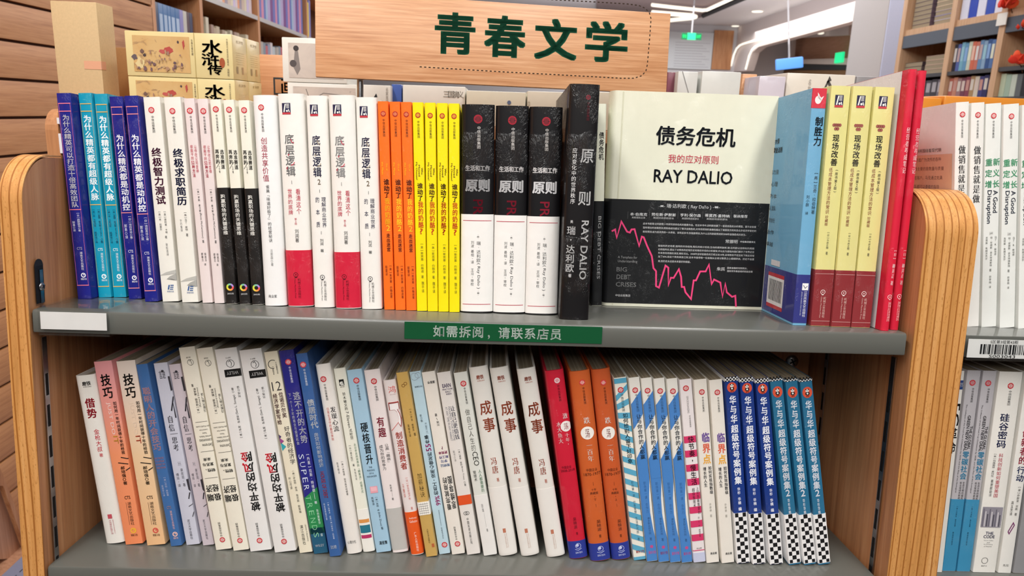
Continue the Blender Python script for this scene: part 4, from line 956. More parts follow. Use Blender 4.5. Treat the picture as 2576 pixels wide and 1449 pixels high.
series([((996, 941), (1025, 938), (1071, 1404), (1101, 1400))], Z2, 'mustard tan paperback with small grid label, right of the orange-footed one', d_raise, yt=940, yb=1402, cover='#c9a45c')
def d_99(d):
    U = dict(up=True); k = '#1e2a34'
    d.ring(-.1, 950, 9, .6, '#8a8c9a'); d.ring(.2, 948, 7, .6, '#8a8c9a'); d.txt('时代邮政', .1, 975, .66, 4.6, '#3a4a58', **U); d.col('瑞○译', -.1, 1042, 1062, .2, '#3a4a58', **U); d.col('【日】中尾隆一郎', .2, 1064, 1092, .18, '#5a6a78', **U)
    d.col('事件', .08, 1094, 1115, .4, k, 'b', part='spine_title') if False else d.col('件事', .08, 1094, 1116, .4, k, 'b', part='spine_title', **U)
    d.rot('55', .1, 1117, 1135, .44, '#d0288c', 'b', part='spine_title', **U); d.col('的员工,没用心做足的', .12, 1137, 1246, .4, k, 'b', part='spine_title', **U); d.rot('99%', .16, 1248, 1272, .4, '#d0288c', 'b', part='spine_title', **U)
    d.rot('中信出版集团 · CHINACITICPRESS', .1, 1284, 1358, .12, '#5a6a78', **U); d.citic(.12, 1374, 7)
series([((1029, 939), (1058, 936), (1104, 1397), (1133, 1394))], Z2, 'slim pale blue paperback shelved upside down with magenta 99%', d_99, yt=938, yb=1397, cover='#bcd6e2')
def d_map(d):
    U = dict(up=True); k = '#26282c'
    d.txt('湛容书', .1, 965, .54, 6.4, k, 'b', **U); d.col('刘瑞', .1, 1060, 1073, .2, k, **U); d.line([(.04, 1052), (.1, 1058)], .8, k); d.col('著', .05, 1041, 1049, .2, k, **U)
    for s, y, cw, c in (('?', 1127, .1, '#b83c7c'), ('更简单', 1139, .66, '#b83c7c'), ('和工作', 1150, .68, '#6a5ab0'), ('学习', 1160, .46, '#4a6ab8'), ('如何让', 1171, .7, '#3a7abc')): d.txt(s, .1, y, cw, 7, c, 'b', part='spine_title', **U)
    d.col('看完就用的', -.1, 1200, 1284, .34, k, 'b', part='spine_title', **U); d.col('思维导图', .28, 1198, 1283, .34, k, 'b', part='spine_title', **U)
    d.col(CITIC, .04, 1327, 1362, .16, k, **U); d.citic(.06, 1372, 6.8)
series([((1060, 940), (1094, 937), (1136, 1398), (1170, 1395))], Z2, 'warm white paperback shelved upside down with purple and blue small title', d_map, yt=939, yb=1398, cover='#ebe4da')
def d_earn(d):
    d.txt('EARN', .06, 973, .6, 9, '#8a7a9c', 'h', part='spine_title')
    for i, s in enumerate(("WHAT YOU'RE", 'REALLY', 'WORTH')): d.txt(s, .08 + .02 * i, 982 + 6 * i, (.74, .4, .4)[i], 4, '#8a7a9c', 'b')
    d.col('让自己更值钱', .22, 1023, 1107, .34, '#22284e', 's', part='spine_title'); d.rot('MAXIMIZE YOUR INCOME', -.02, 1024, 1108, .14, '#8a8a94'); d.rot('AT ANY TIME IN ANY MARKET', -.22, 1024, 1108, .14, '#8a8a94')
    d.col('【美】博恩·崔西', .18, 1130, 1172, .15, '#5a5a5a'); d.rot('Brian Tracy', .2, 1174, 1208, .13, '#5a5a5a'); d.col('○著', .22, 1211, 1224, .15, '#5a5a5a'); d.col('陈书○译', -.2, 1132, 1160, .15, '#8a8a8a')
    d.rect(-.5, .5, 1246, 1270, '#e05424', 2); d.ring(-.1, 1292, 4.6, 1, '#3a3a3a', 2); d.ring(.04, 1292, 4.6, 1, '#3a3a3a', 2); d.col('中国友谊出版公司', -.02, 1303, 1372, .17, '#3a3a3a')
series([((1098, 941), (1133, 938), (1174, 1398), (1209, 1396))], Z2, 'white paperback with an orange stripe across its lower spine', d_earn, yt=940, yb=1398, cover='#e6e0da')
def d_ceo(d):
    citic_head(d, .1, 969, 7, 978, 1019, .16)
    d.col('做自己人生的', .06, 1030, 1136, .36, '#34342e', 't', part='spine_title'); d.rot('CEO', .1, 1137, 1172, .4, '#34342e', 'n', part='spine_title')
    d.col('人人都需要的', .24, 1182, 1240, .24, '#4c7a5c'); d.col('管理术', -.16, 1183, 1211, .24, '#34342e')
    d.band(1246, 1401, '#ebe8e4', 'white_paper_band'); d.col('田瑞', .0, 1268, 1290, .14, '#6a6a6a', layer=4); d.rect(.04, .05, 1292, 1328, '#8a8a8a', 4); d.col('著', .08, 1332, 1341, .14, '#6a6a6a', layer=4)
series([((1140, 942), (1175, 938), (1217, 1401), (1250, 1398))], Z2, 'pale grey-green book with thin title ending in CEO', d_ceo, yt=941, yb=1401, cover='#dfe0d8')
def d_done(d):
    R = '#b4583c'
    d.txt('磨铁', .02, 953, .38, 10, R, 'b'); d.txt('XIRON', .03, 962, .38, 3, R)
    d.col('成', .06, 1010, 1047, .66, R, 'b', part='spine_title'); d.col('事', .1, 1052, 1090, .66, R, 'b', part='spine_title'); d.col('冯唐', .04, 1151, 1194, .34, R, 's'); d.col('著', .1, 1204, 1215, .16, R)
    d.band(1228, 1400, '#eae6e0', 'white_paper_band'); d.rect(-.08, .08, 1334, 1345, '#c07a60', 4, 'publisher_emblem'); d.rot('北京联合出版公司', -.0, 1347, 1384, .07, '#c8a898', layer=4); d.rot('BEIJING UNITED PUBLISHING', .08, 1347, 1384, .05, '#c8a898', layer=4)
series([((1178, 930), (1226, 925), (1254, 1403), (1303, 1399)), ((1231, 932), (1278, 927), (1310, 1404), (1358, 1399)), ((1300, 934), (1346, 930), (1376, 1406), (1422, 1402))], Z2,
       ['white hardcover with large rust characters, touching the grey-green one', 'white hardcover with large rust characters, middle one of the three', 'white hardcover with large rust characters, leaning nearest the red hardcover'], d_done, 'white hardcovers with rust titles', yt=928, yb=1404, cover='#e5e1da', hard=True, bulge=.004, kind='soft')
def wu(d, blue0, blue1, emb):
    d.band(blue0, blue1, '#2c3a94', 'blue_bottom_block'); d.ring(.05, emb, 7, 1, '#c8d0f0', 4); d.disc(.0, emb - 2, 4, '#c8d0f0', 4); d.line([(-.14, emb + 8), (.04, emb + 11), (.22, emb + 7)], 1.2, '#c8d0f0', 4); d.txt('蓝狮子图书', .05, emb + 17, .38, 5, '#c8d0f0', layer=4)
def d_redten(d):
    citic_head(d, .08, 963, 6.6, 973, 1014, .13, '#5c0c1c', '#f0d8da', '#d02844')
    d.col('水大鱼大', -.14, 1062, 1117, .26, '#f6e6e6', 's', part='spine_title'); d.col('激', .26, 1043, 1058, .28, '#f6e6e6', 's', part='spine_title'); d.col('十年,', .24, 1092, 1126, .24, '#f6e6e6', 's', part='spine_title')
    d.disc(.24, 1076, 13, '#f2ece8', 2, part='round_label'); d.col('荡', .24, 1067, 1085, .26, '#b03040', 's', part='round_label', layer=3)
    d.txt('中国企业', -.02, 1176, .52, 7, '#5c0c1c'); d.txt('2008-2018', .02, 1184.5, .76, 6, '#5c0c1c'); d.col('吴晓波', .05, 1303, 1333, .2, '#5c0c1c'); d.col('著', .08, 1341, 1349, .12, '#5c0c1c')
    wu(d, 1364, 1409, 1377)
series([((1370, 938), (1418, 934), (1433, 1410), (1479, 1407))], Z2, 'bright red hardcover with white round label and blue foot', d_redten, yt=938, yb=1409, cover='#cc1f38', hard=True, bulge=.004)
def dfall(vol):
    def f(d):
        k = '#4c2414'
        citic_head(d, .06, 967, 6.8, 978, 1020, .12, k, '#d83c44', '#f4dcd0')
        d.col('跌', .08, 1051, 1069, .32, '#f8efe8', 's', part='spine_title'); d.disc(.04, 1091, 16, '#f4efe8', 2, part='round_label')
        d.col('荡', .04, 1079, 1104, .24, '#8a2a2a', 's', part='round_label', layer=3)
        d.col('一百年', .06, 1114, 1163, .3, '#f8efe8', 's', part='spine_title'); d.txt('中国企业', .05, 1183, .54, 7.5, k); d.txt('1870-1977', .05, 1194, .82, 7.5, k)
        d.rect(.04, .05, 1214, 1223, k, 2); d.txt('十年', .04, 1233, .24, 6, k); d.txt('典藏版', .04, 1242, .4, 6.5, k); d.disc(.05, 1251, .8, k, 2); d.txt(vol, .05, 1259, .12, 6, k); d.rect(.06, .07, 1270, 1278, k, 2)
        d.col('吴晓波', .1, 1310, 1340, .22, k); d.col('著', .1, 1348, 1357, .12, k); wu(d, 1371, 1416, 1385)
    return f
series([((1431, 940), (1485, 936), (1486, 1416), (1537, 1413))], Z2, 'burnt orange hardcover with white round label, beside the bright red one', dfall('下'), yt=939, yb=1416, cover='#cc602c', hard=True, bulge=.005)
series([((1487, 935), (1535, 931), (1539, 1413), (1588, 1409))], Z2, 'burnt orange hardcover with white round label, beside the blue striped one', dfall('上'), yt=934, yb=1414, cover='#c85a2c', hard=True, bulge=.005)
def d_stripe(d):
    T = '#5aa8c8'
    n = 17
    for i in range(n):
        y = 955 + i * 28
        sk = max(-.35, 1.0 - i * .36) * 40
        d.poly([(-.49, y + sk * .5), (.49, y - sk * .5), (.49, y - sk * .5 + 14), (-.49, y + sk * .5 + 14)] if 952 < y - abs(sk) * .5 and y + 14 + abs(sk) * .5 < 1412 else [(-.49, y), (.49, y), (.49, min(y + 12, 1411)), (-.49, min(y + 12, 1411))], T, 1)
    d.citic(-.06, 983, 7); d.col(CITIC, .0, 992, 1036, .24, '#26444e'); d.col('如何给别人留下好印象', .08, 1040, 1166, .4, '#16262e', 'b', part='spine_title')
    d.col('职场第一课·印象管理', .06, 1209, 1292, .2, '#24506a'); d.col('生活研究所—著', .08, 1300, 1362, .2, '#24506a'); d.txt('课多计划', .08, 1390, .66, 7, '#c43a44', 'b')
series([((1543, 954), (1576, 951), (1594, 1412), (1625, 1409))], Z2, 'slim paperback with slanting sky blue and white stripes', d_stripe, yt=953, yb=1411, cover='#eceade')
def d_win(d):
    B = '#4a84c8'
    d.poly([(-.5, 1016), (.5, 984), (.5, 1042), (-.5, 1078)], B, 1); d.poly([(-.5, 1150), (.5, 1106), (.5, 1200), (-.5, 1200)], B, 1)
    d.poly([(-.5, 1199.5), (.5, 1199.5), (.28, 1250), (.24, 1290), (.36, 1330), (.5, 1356), (.5, 1413), (-.5, 1413)], B, 1)
    d.citic(-.0, 983, 6.8); d.col(CITIC, .06, 992, 1036, .26, '#24405c'); d.col('让与你合作的人都赢', .08, 1041, 1154, .46, '#16222e', 'b', part='spine_title')
    d.col('职场第一课·合作力', .0, 1209, 1290, .24, '#2c5a94'); d.col('课多职业研究院', .04, 1300, 1345, .24, '#2c4a74'); d.col('著', .06, 1352, 1361, .24, '#2c4a74'); d.disc(.06, 1376, 4, '#c0508c', 3); d.txt('课多计划', .06, 1391, .68, 8, '#b84a84', 'b')
series([((1580, 953), (1609, 952), (1627, 1414), (1655, 1414)), ((1611, 953), (1640, 952), (1657, 1416), (1684, 1415)), ((1643, 954), (1672, 953), (1686, 1417), (1713, 1416)), ((1676, 956), (1704, 955), (1715, 1417), (1742, 1417))], Z2,
       ['slim white and blue paperback touching the striped one', 'slim white and blue paperback, second of the four from the striped one', 'slim white and blue paperback, third of the four from the striped one', 'slim white and blue paperback touching the pink striped one'], d_win, 'slim white and blue paperbacks', yt=952, yb=1414, cover='#ebe8e0')
def d_slow(d):
    for y in range(0, 8): d.rect(-.5, .5, 1096 + y * 35.5, 1096 + y * 35.5 + 17, '#d8386a', 1)
    d.rect(-.5, .5, 1385, 1387, '#d8386a', 1); d.band(1392, 1417, '#c8cce4', 'lavender_foot')
    d.citic(-.02, 979, 7); d.rot('SSPACEORGANIZING', .04, 998, 1040, .16, '#9a9494'); d.col(CITIC, .12, 1045, 1075, .14, '#6a6464')
    d.col('快节奏,慢生活', .06, 1096, 1220, .5, '#26181e', 'b', part='spine_title'); d.col('上班族最需要的', .28, 1224, 1294, .22, '#26181e'); d.col('超级整理术', -.06, 1226, 1276, .24, '#26181e'); d.col('日·艾·M·纳塔莉著', .2, 1300, 1352, .16, '#4a2a34'); d.txt('商业家', .04, 1381, .44, 4, '#5a3a40')
series([((1708, 957), (1740, 956), (1745, 1417), (1775, 1416))], Z2, 'slim white paperback with bold pink crosswise stripes', d_slow, yt=957, yb=1417, cover='#ece4e4')
def d_crit(d):
    d.citic(.06, 987, 6.8); d.col(CITIC, .1, 998, 1036, .16, '#3a3a3a')
    d.col('临', .1, 1086, 1112, .62, '#6a4a98', 'h', part='spine_title'); d.col('界', .1, 1113, 1139, .62, '#de6448', 'h', part='spine_title'); d.col('点', .08, 1140, 1166, .62, '#ecae3c', 'h', part='spine_title')
    d.col('如何实现指数级', .26, 1171, 1242, .26, '#34343a', 'b'); d.col('增长的人生', -.14, 1172, 1223, .26, '#34343a', 'b'); d.col('许单单', .1, 1264, 1287, .18, '#a09c94'); d.col('著', .1, 1293, 1301, .18, '#a09c94'); d.txt('商业家', .1, 1394, .5, 6, '#4a4a4a', 'b')
series([((1743, 957), (1779, 956), (1778, 1418), (1809, 1417)), ((1782, 959), (1818, 958), (1816, 1418), (1847, 1418))], Z2,
       ['warm white paperback with purple-orange-yellow title, touching the pink striped one', 'warm white paperback with purple-orange-yellow title, touching the navy ones'], d_crit, 'warm white paperbacks with tricolour titles', yt=956, yb=1418, cover='#ece6dc')
def d_case(two):
    def f(d):
        W_ = '#f2f4fa'
        def check(y0, y1, nx, ch, ph):
            r = 0; y = y0
            while y < y1 - .5:
                for i in range(nx):
                    if (i + r + ph) % 2 == 0: d.rect(-.5 + i / nx, -.5 + (i + 1) / nx, y, min(y + ch, y1), '#17171a', 4)
                r += 1; y += ch
        d.band(951, 962, '#f0f0f0', 'checker_top', .0002); check(951, 962, 8, 4.2, 0)
        yo = 989 if two else 977; red = '#e05a40'
        d.disc(.0, yo, 11.5, red, 2, 12.5 if not two else 13.5); d.disc(.0, yo - 4, 4, '#f4f0ec', 3); d.disc(.0, yo + 3, 5, '#1c1c20', 3, 4.5); d.disc(.0, yo + 3, 2.2, '#f4f0ec', 4)
        for s in (-1, 1): d.disc(s * .09, yo - 7, 1.5, '#1c1c20', 4); d.disc(s * .045, yo - 4, .9, '#1c1c20', 4)
        d.txt('读客', .0, yo + 9.5, .26, 3.6, '#5c1c14', 'b', layer=3)
        t0 = 1008 if two else 996; t1 = 1066 + (12 if two else 0)
        d.col('华与华', .0, t0, t1, .52, W_, 'h', part='spine_title'); d.col('超级符号案例集', .0, t1 + 2, 1231 if two else 1218, .56, W_, 'h', part='spine_title')
        if two:
            d.txt('2', .0, 1240, .34, 16, W_, 'h', part='spine_title'); d.col('华杉华楠', .0, 1254, 1294, .2, W_)
        else: d.col('华杉', .0, 1225, 1243, .24, W_, 'b'); d.col('华楠', .0, 1250, 1269, .24, W_, 'b'); d.col('编', .0, 1275, 1285, .26, W_, 'b')
        b0 = 1294 if two else 1290
        d.band(b0, 1420, '#efeeee', 'checker_paper_band', .0003); check(b0, 1419, 3, 10.6, int(two))
    return f
series([((1822, 952), (1856, 950), (1854, 1420), (1887, 1418)), ((1860, 954), (1894, 952), (1893, 1422), (1926, 1420)), ((1899, 957), (1933, 955), (1937, 1423), (1970, 1421))], Z2,
       ['navy paperback with checkered top and foot, touching the tricolour-titled pair', 'navy paperback with checkered top and foot, middle navy one', 'navy paperback with checkered top and foot, touching the teal-blue ones'], d_case(False), 'navy paperbacks with checkered feet', yt=952, yb=1420, cover='#1c3a86')
series([((1936, 957), (1968, 955), (1984, 1424), (2016, 1422)), ((1974, 958), (2006, 956), (2023, 1424), (2053, 1422)), ((2011, 959), (2043, 956), (2058, 1424), (2090, 1421))], Z2,
       ['teal-blue paperback with checkered foot and numeral 2, touching the navy ones', 'teal-blue paperback with checkered foot and numeral 2, middle of its trio', 'teal-blue paperback with checkered foot and numeral 2, last on the lower shelf'], d_case(True), 'teal-blue paperbacks with checkered feet', yt=957, yb=1424, cover='#2a6f94')
flush(PENDING); PENDING.clear()

# ================================================================== the neighbouring case on the right
nb = link('display_bookcase', None, label='second grey-shelved bookcase joined to the right of the first one', cat='bookcase')
nb.matrix_world = MC
NX0, NX1 = XRo + .0008, 1.15
for z in (Z1, Z2): shelf(z, NX0, NX1, nb)
box('back_panel', NX0, NX1, DEPTH - 0.012, DEPTH, ZB, 0.07, W_BACK, nb)
o = link('side_panel', to_mesh(prism(panel_profile(ZTR, .045, DEPTH), 0, NX1, NX1 + .02), 'side_panel'), nb, mat=W_IN)
box('plinth', NX0, NX1, 0.02, 0.04, ZB, ZB + 0.1, W_BACK, nb)
na = cp(2415, 850, 1, -.004)
NZT, NZB = -.002, cp(2500, 908, 1, -.004).z
HL2 = holder(NX0 + .001, na.x + .16, NZT, NZB, 'clear label holder with barcode card on the neighbouring shelf edge', '#f2f1ee')
P = Print()
def np_(px, py): q = cp(px, py, 1, -.0042); return q.x, q.z
def ntxt(s, xa, xb, y0, y1, col, st='n'):
    a = np_(xa, (y0 + y1) / 2); b = np_(xb, (y0 + y1) / 2 + (xb - xa) * .029); u = np_(xa, y0)[1] - np_(xa, y1)[1]
    P.h_text(s, (a[0] + b[0]) / 2, (a[1] + b[1]) / 2, b[0] - a[0], u, col, st, 'label_print')
ntxt('S区第3组第43柜', 2492, 2562, 855, 864, '#2e2e2e'); ntxt('S003043', 2488, 2554, 892, 900, '#1e1e1e')
rnd = random.Random(11); x = np_(2467, 870)[0]; ze = np_(2520, 867)[1]; zf = np_(2520, 892)[1]
while x < na.x + .085:
    b = rnd.choice((.0006, .0006, .0012, .0018)); P.rect(x, x + b, zf, ze, '#17171a', 'barcode'); x += b + rnd.choice((.0006, .0012))
P.build(HL2, lambda a, b, ep: Vector((a, -.0041 - ep, b)), (), 'matte')
def n_sell(d):
    d.citic(.0, 288, 7); d.col(CITIC, .0, 300, 345, .16, '#555555'); d.col('做销售就是做', .02, 362, 506, .54, '#26262a', 's', part='spine_title')
def s_sell(d):
    P = d.S; h = d.h; P.rect(.004, .148, .0005, h * .78, '#e8cdb0', 'back_cover_print', 1)
    for i, s in enumerate(('其中,马克·罗埻将围绕着现代销', '售在发掘客户方面广为流传的各种', '误区展开,其中最主要的是数量与质量', '被破坏了的潜在客户。马克通过充满', '任何销售团队都可以遵循的指导', '这是一块宝石!', '', '不喜欢发掘潜在客户。你在销售时', '一直寻找潜在客户')):
        if s: P.h_text(s, .062, h * (.80 - .042 * i), -.078 * len(s) / 15, .0042, '#5a4a44', 'n', 'back_cover_print', layer=2)
series([((2405, 258), (2438, 257), (2393, 822), (2427, 823)), ((2443, 262), (2478, 262), (2430, 823), (2463, 824))], Z1,
       ['white and tan book behind the case side panel, its text-covered back board showing', 'white book with black serif title on the neighbouring shelf, second from the side panel'], n_sell, yt=258, yb=822, cover='#ebe8e2', side=s_sell)
def n_good(d):
    d.citic(.0, 293, 7); d.col(CITIC, .0, 304, 347, .14, '#555555')
    G = '#3c9a6c'
    for i, (a, b) in enumerate((('重', '新'), ('定', '义'), ('增', '长'))): d.col(a, -.24, 396 + i * 27, 416 + i * 27, .46, G, 'b', part='spine_title'); d.col(b, .24, 396 + i * 27, 416 + i * 27, .46, G, 'b', part='spine_title')
    d.rot('A Good', .22, 476, 532, .28, '#2c3444', 'b', part='spine_title'); d.rot('Disruption', -.2, 475, 558, .34, '#2c3444', 'b', part='spine_title')
    d.col('[德]', .0, 579, 588, .24, '#6a6a66'); d.col('马丁·R.斯塔奇', .3, 591, 640, .15, '#6a6a66'); d.col('珀-安德斯·恩夫特维斯特', .02, 591, 668, .15, '#6a6a66'); d.col('克劳斯·朱姆沃克尔', -.28, 591, 650, .15, '#6a6a66'); d.col('著', .0, 673, 681, .15, '#6a6a66'); d.col('符李桃', .0, 691, 712, .15, '#6a6a66'); d.col('译', .0, 717, 724, .15, '#6a6a66')
series([((2482, 263), (2518, 263), (2466, 824), (2509, 825)), ((2527, 264), (2562, 264), (2512, 826), (2555, 827)), ((2572, 266), (2610, 266), (2559, 828), (2601, 829))], Z1,
       ['white paperback with green title on the neighbouring shelf, first of its three', 'white paperback with green title on the neighbouring shelf, middle one', 'white paperback with green title, cut by the picture edge'], n_good, 'white paperbacks with green titles', yt=263, yb=824, cover='#e6e7e2')
flush(PENDING); PENDING.clear()
def n_5g(d):
    d.rect(-.5, .5, 957, 979, '#24427c', 1); d.txt('图书', .1, 968, .7, 11, '#e8ecf4', 'b'); d.rot('5G', .1, 1012, 1068, .66, '#1c1c20', 'b', part='spine_title'); d.col('革命', .1, 1072, 1138, .66, '#1c1c20', 'b', part='spine_title'); d.col('陈志刚著', .0, 1160, 1210, .2, '#555555')
series([((2394, 934), (2431, 933), (2345, 1440), (2368, 1440))], Z2, 'white book with blue corner label half hidden by the side panel', n_5g, yt=934, yb=1440, cover='#e8e4dc')
def n_zero(d):
    d.citic(-.04, 962, 7.2, bg='#b8b4b8'); d.col(CITIC, .06, 974, 1010, .17, '#3a3638')
    d.rot('The Collapse of the Fossil Fuel Civilization by 2028, and the Rise of the Ecological', -.26, 1015, 1235, .12, '#3c383c'); d.rot('THE GLOBAL', .28, 1068, 1126, .2, '#26242a', 'b'); d.rot('GREEN NEW DEAL', .04, 1042, 1130, .22, '#26242a', 'b')
    d.col('零碳社会', .14, 1130, 1202, .5, '#2a86ac', 'b', part='spine_title'); d.col('生态文明的崛起', .26, 1207, 1252, .17, '#3c383c'); d.col('和全球绿色新政', .04, 1207, 1252, .17, '#3c383c')
    d.band(1252, 1438, '#3c8cb4', 'blue_bottom_block'); d.col('【美】杰里米·里夫金著', .0, 1268, 1322, .12, '#1c4a66', layer=4); d.col('赛迪研究院译', -.06, 1335, 1370, .12, '#1c4a66', layer=4)
series([((2434, 932), (2469, 932), (2370, 1437), (2404, 1438)), ((2474, 934), (2508, 934), (2406, 1438), (2441, 1439))], Z2,
       ['silver-grey paperback with blue foot on the neighbouring shelf, nearer the side panel', 'silver-grey paperback with blue foot, touching the thick white one'], n_zero, 'silver-grey paperbacks with blue feet', yt=932, yb=1438, cover='#bab6ba')
def n_code(d):
    d.citic(.04, 970, 7.2); d.col(CITIC, .06, 981, 1018, .14, '#555555'); d.col('硅谷密码', -.02, 1037, 1124, .42, '#26306a', 'b', part='spine_title')
    d.col('科技创新如何重塑美国', .04, 1136, 1248, .2, '#bc4858'); d.col('【美】玛格丽特·奥玛拉', -.22, 1136, 1196, .12, '#555555'); d.col('著谢旎劼译', -.2, 1202, 1246, .12, '#555555')
    d.rect(-.44, .44, 1272, 1324, '#8e8a94', 2); 
    for i in range(9): d.rect(-.4 + i * .09, -.35 + i * .09, 1276 + (i * 7) % 20, 1322, ('#6a6672', '#c8c4c8', '#4a4852')[i % 3], 3)
    d.txt('THE', .0, 1339, .34, 7, '#2c2c6a', 'b'); d.txt('CODE', .0, 1348, .48, 8, '#2c2c6a', 'b')
    for i, s in enumerate(('Silicon Valley', 'and', 'the Remaking', 'of America')): d.txt(s, .0, 1358 + 5 * i, (.42, .12, .4, .34)[i], 3, '#6a6a6a')
    d.ring(-.05, 1410, 8, .9, '#2a2a2a', 3); d.txt('湛庐卡', -.05, 1424, .26, 3.4, '#444444')
series([((2516, 936), (2573, 936), (2445, 1440), (2506, 1441))], Z2, 'thick white paperback with navy title and grey photo block on the neighbouring shelf', n_code, yt=936, yb=1441, cover='#e8e5de')
def n_act(d):
    d.col('创新者的', .1, 1075, 1165, .6, '#cc3a58', 'b', part='spine_title'); d.col('行动', .1, 1168, 1208, .6, '#2c3e78', 'b', part='spine_title')
    d.col('【澳】乔舒亚·甘斯', .18, 1218, 1280, .2, '#55524e'); d.col('著', .18, 1286, 1294, .2, '#55524e'); d.col('高玉芳译', -.18, 1256, 1294, .2, '#55524e')
    d.line([(-.2, 1335), (.1, 1312), (.2, 1318), (-.1, 1340), (-.2, 1335)], 2.4, '#7a3a6a'); d.txt('先见', .0, 1422, .44, 6, '#55524e')
series([((2583, 938), (2618, 938), (2510, 1442), (2544, 1442))], Z2, 'white book with crimson and navy title at the picture edge', n_act, yt=938, yb=1442, cover='#e4e2dc')
series([((2625, 940), (2680, 940), (2548, 1443), (2600, 1443))], Z2, 'plain grey book at the bottom corner of the neighbouring shelf', lambda d: d.band(1200, 1443, '#8a8a8c', 'grey_bottom_block'), yt=940, yb=1443, cover='#cfc8c0')
flush(PENDING); PENDING.clear()

# ================================================================== the room
CAMZ = CAM_W.z
WLX = -1.35                                # left wall plane
def wall_y(px, X, py=200): return wp(px, py, 0, X).y
ZC = wp(1838, 73, 0, 4.0).z                # ceiling height
YFAR = 12.4
fl = box('floor', -3.0, 7.0, -3.5, 14, -.05, 0, metal_paint('grey_floor_tile', '#75716c', .35), kind='structure')
cl = box('ceiling', -3.0, 7.0, -3.5, 14, ZC, ZC + .05, M('#e6e2e6', 'matte'), kind='structure')
wf = box('wall_far', -3.0, 7.0, YFAR, YFAR + .1, 0, ZC, M('#dcdde4', 'matte'), kind='structure')
W_PLANK = wood('wall_plank_oak', '#9c6238', '#bd8455', '#cc9668', 'y', 1.0, .5, coat=.1)
ZP0 = wp(0, 198, 0, WLX).z; ZP7 = wp(0, 880, 0, WLX).z; PITCH = (ZP0 - ZP7) / 7
YW0, YW1 = -1.2, wall_y(386, WLX, 60)
wl = box('wall_left', WLX - .06, WLX - .012, YW0, YW1, 0, ZC, M('#4a2c1a', 'matte'), kind='structure')
pm = to_mesh(box_bm(0, .012, YW0, YW1, .004, PITCH - .004, .0015), 'plank', True); pm.materials.append(W_PLANK)
z = ZP0 - PITCH * 12; k = 0
while z < ZC - PITCH:
    if z > 0:
        o = link('plank', pm, wl); o.location = (WLX - .012, 0, z)
    z += PITCH
# low end panel, ledge and mat at the foot of the left wall
def wpoly(name, pts, X, t, mat, parent=None, **kw):
    q = [(wp(x, y, 0, X).y, wp(x, y, 0, X).z) for x, y in pts]
    return link(name, to_mesh(prism(q, 0, X, X + t), name), parent, mat=mat, **kw)
lb = link('wall_bench', None, label='low oak bench end with pale edge strip and blue-grey top at the bottom-left corner', cat='bench')
wpoly('end_panel', [(-300, 1215), (-300, 1425), (20, 1404), (62, 1400), (58, 1390), (-6, 1215)], WLX + .02, .02, wood('bench_oak', '#9a6a4c', '#b58566', '#c29478', 'z', .8, .5), lb)
wpoly('edge_strip', [(-300, 1175), (-300, 1222), (-4, 1222), (56, 1385), (72, 1385), (-12, 1175)], WLX + .045, .012, W_IN, lb)
lz = wp(30, 1405, 0, WLX + .05).z; ly = wp(30, 1405, 0, WLX + .05).y
box('ledge', WLX, WLX + .14, ly - .8, ly + .9, lz - .04, lz, wood('bench_oak', '', '', ''), lb)
box('mat', WLX + .075, WLX + .5, ly - .8, ly + .9, lz + .0002, lz + .004, M('#8488a0', 'matte'), lb)
for i in range(26): box('stitch', WLX + .11, WLX + .1125, ly - .3 + i * .026, ly - .3 + i * .026 + .013, lz + .0041, lz + .0045, M('#26262c', 'matte'), lb)
box('support', WLX, WLX + .5, ly - .78, ly + .88, 0, lz - .04, wood('bench_oak', '', '', ''), lb)

# simple closed book for the far shelves
def far_book(dims, loc, col, label, group, rz=0, band=None, gloss='gloss'):
    """dims: thickness(x), depth(y), height(z); spine towards -y"""
    w, D, h = dims
    e = link('book', None, label=label, cat='book', group=group); e.location = loc; e.rotation_euler = (0, 0, rz)
    key = ('fb', round(w, 4), round(D, 3), round(h, 3), col, band)
    if key not in MATS:
        a = to_mesh(u_bm([(-w / 2, D), (-w / 2, .001), (-w / 2 + .001, 0), (w / 2 - .001, 0), (w / 2, .001), (w / 2, D)], .001, 0, h), 'cover'); a.materials.append(M(col, gloss))
        b = to_mesh(box_bm(-w / 2 + .001, w / 2 - .001, .0015, D - .002, .001, h - .001), 'page_block'); b.materials.append(pages())
        c = None
        if band: c = to_mesh(box_bm(-w / 2 * .7, w / 2 * .7, -.0006, -.0002, h * .35, h * .85), 'title_panel'); c.materials.append(M(band, gloss))
        MATS[key] = (a, b, c)
    a, b, c = MATS[key]
    link('cover', a, e); link('page_block', b, e)
    if c: link('title_panel', c, e)
    return e

# ---- built-in shelving that continues the left wall
W_SH = wood('shelving_oak', '#a5683c', '#c68a5c', '#d6a074', 'z', .8, .5, coat=.1)
lsh = link('wall_bookcase', None, label='tall oak shelving built along the left wall beyond the planks', cat='bookcase')
LD = .3
ys = [wall_y(px, WLX, 40) for px in (386, 506, 650, 772, 900)]
for i, y in enumerate(ys[:-1] + [ys[-1] + .3] if 0 else ys): box('upright', WLX - LD, WLX, y - .012, y + .022, 0, ZC, W_SH, lsh)
box('back_panel', WLX - LD - .02, WLX - LD, ys[0], ys[-1], 0, ZC, M('#6e4630', 'matte'), lsh)
zs1 = (wp(514, 1, 0, WLX).z + wp(641, 39, 0, WLX).z) / 2 + .012
LS = [zs1 - .72, zs1 - .36, zs1, zs1 + .36]
for i in range(4):
    for z in LS:
        box('shelf_board', WLX - LD, WLX - .004, ys[i] + .023, ys[i + 1] - .013, z - .018, z, W_SH, lsh); box('shelf_lip', WLX - .0038, WLX, ys[i] + .023, ys[i + 1] - .013, z - .02, z + .002, metal_paint('pale_lip', '#b6b2b2', .3), lsh)
rnd = random.Random(5)
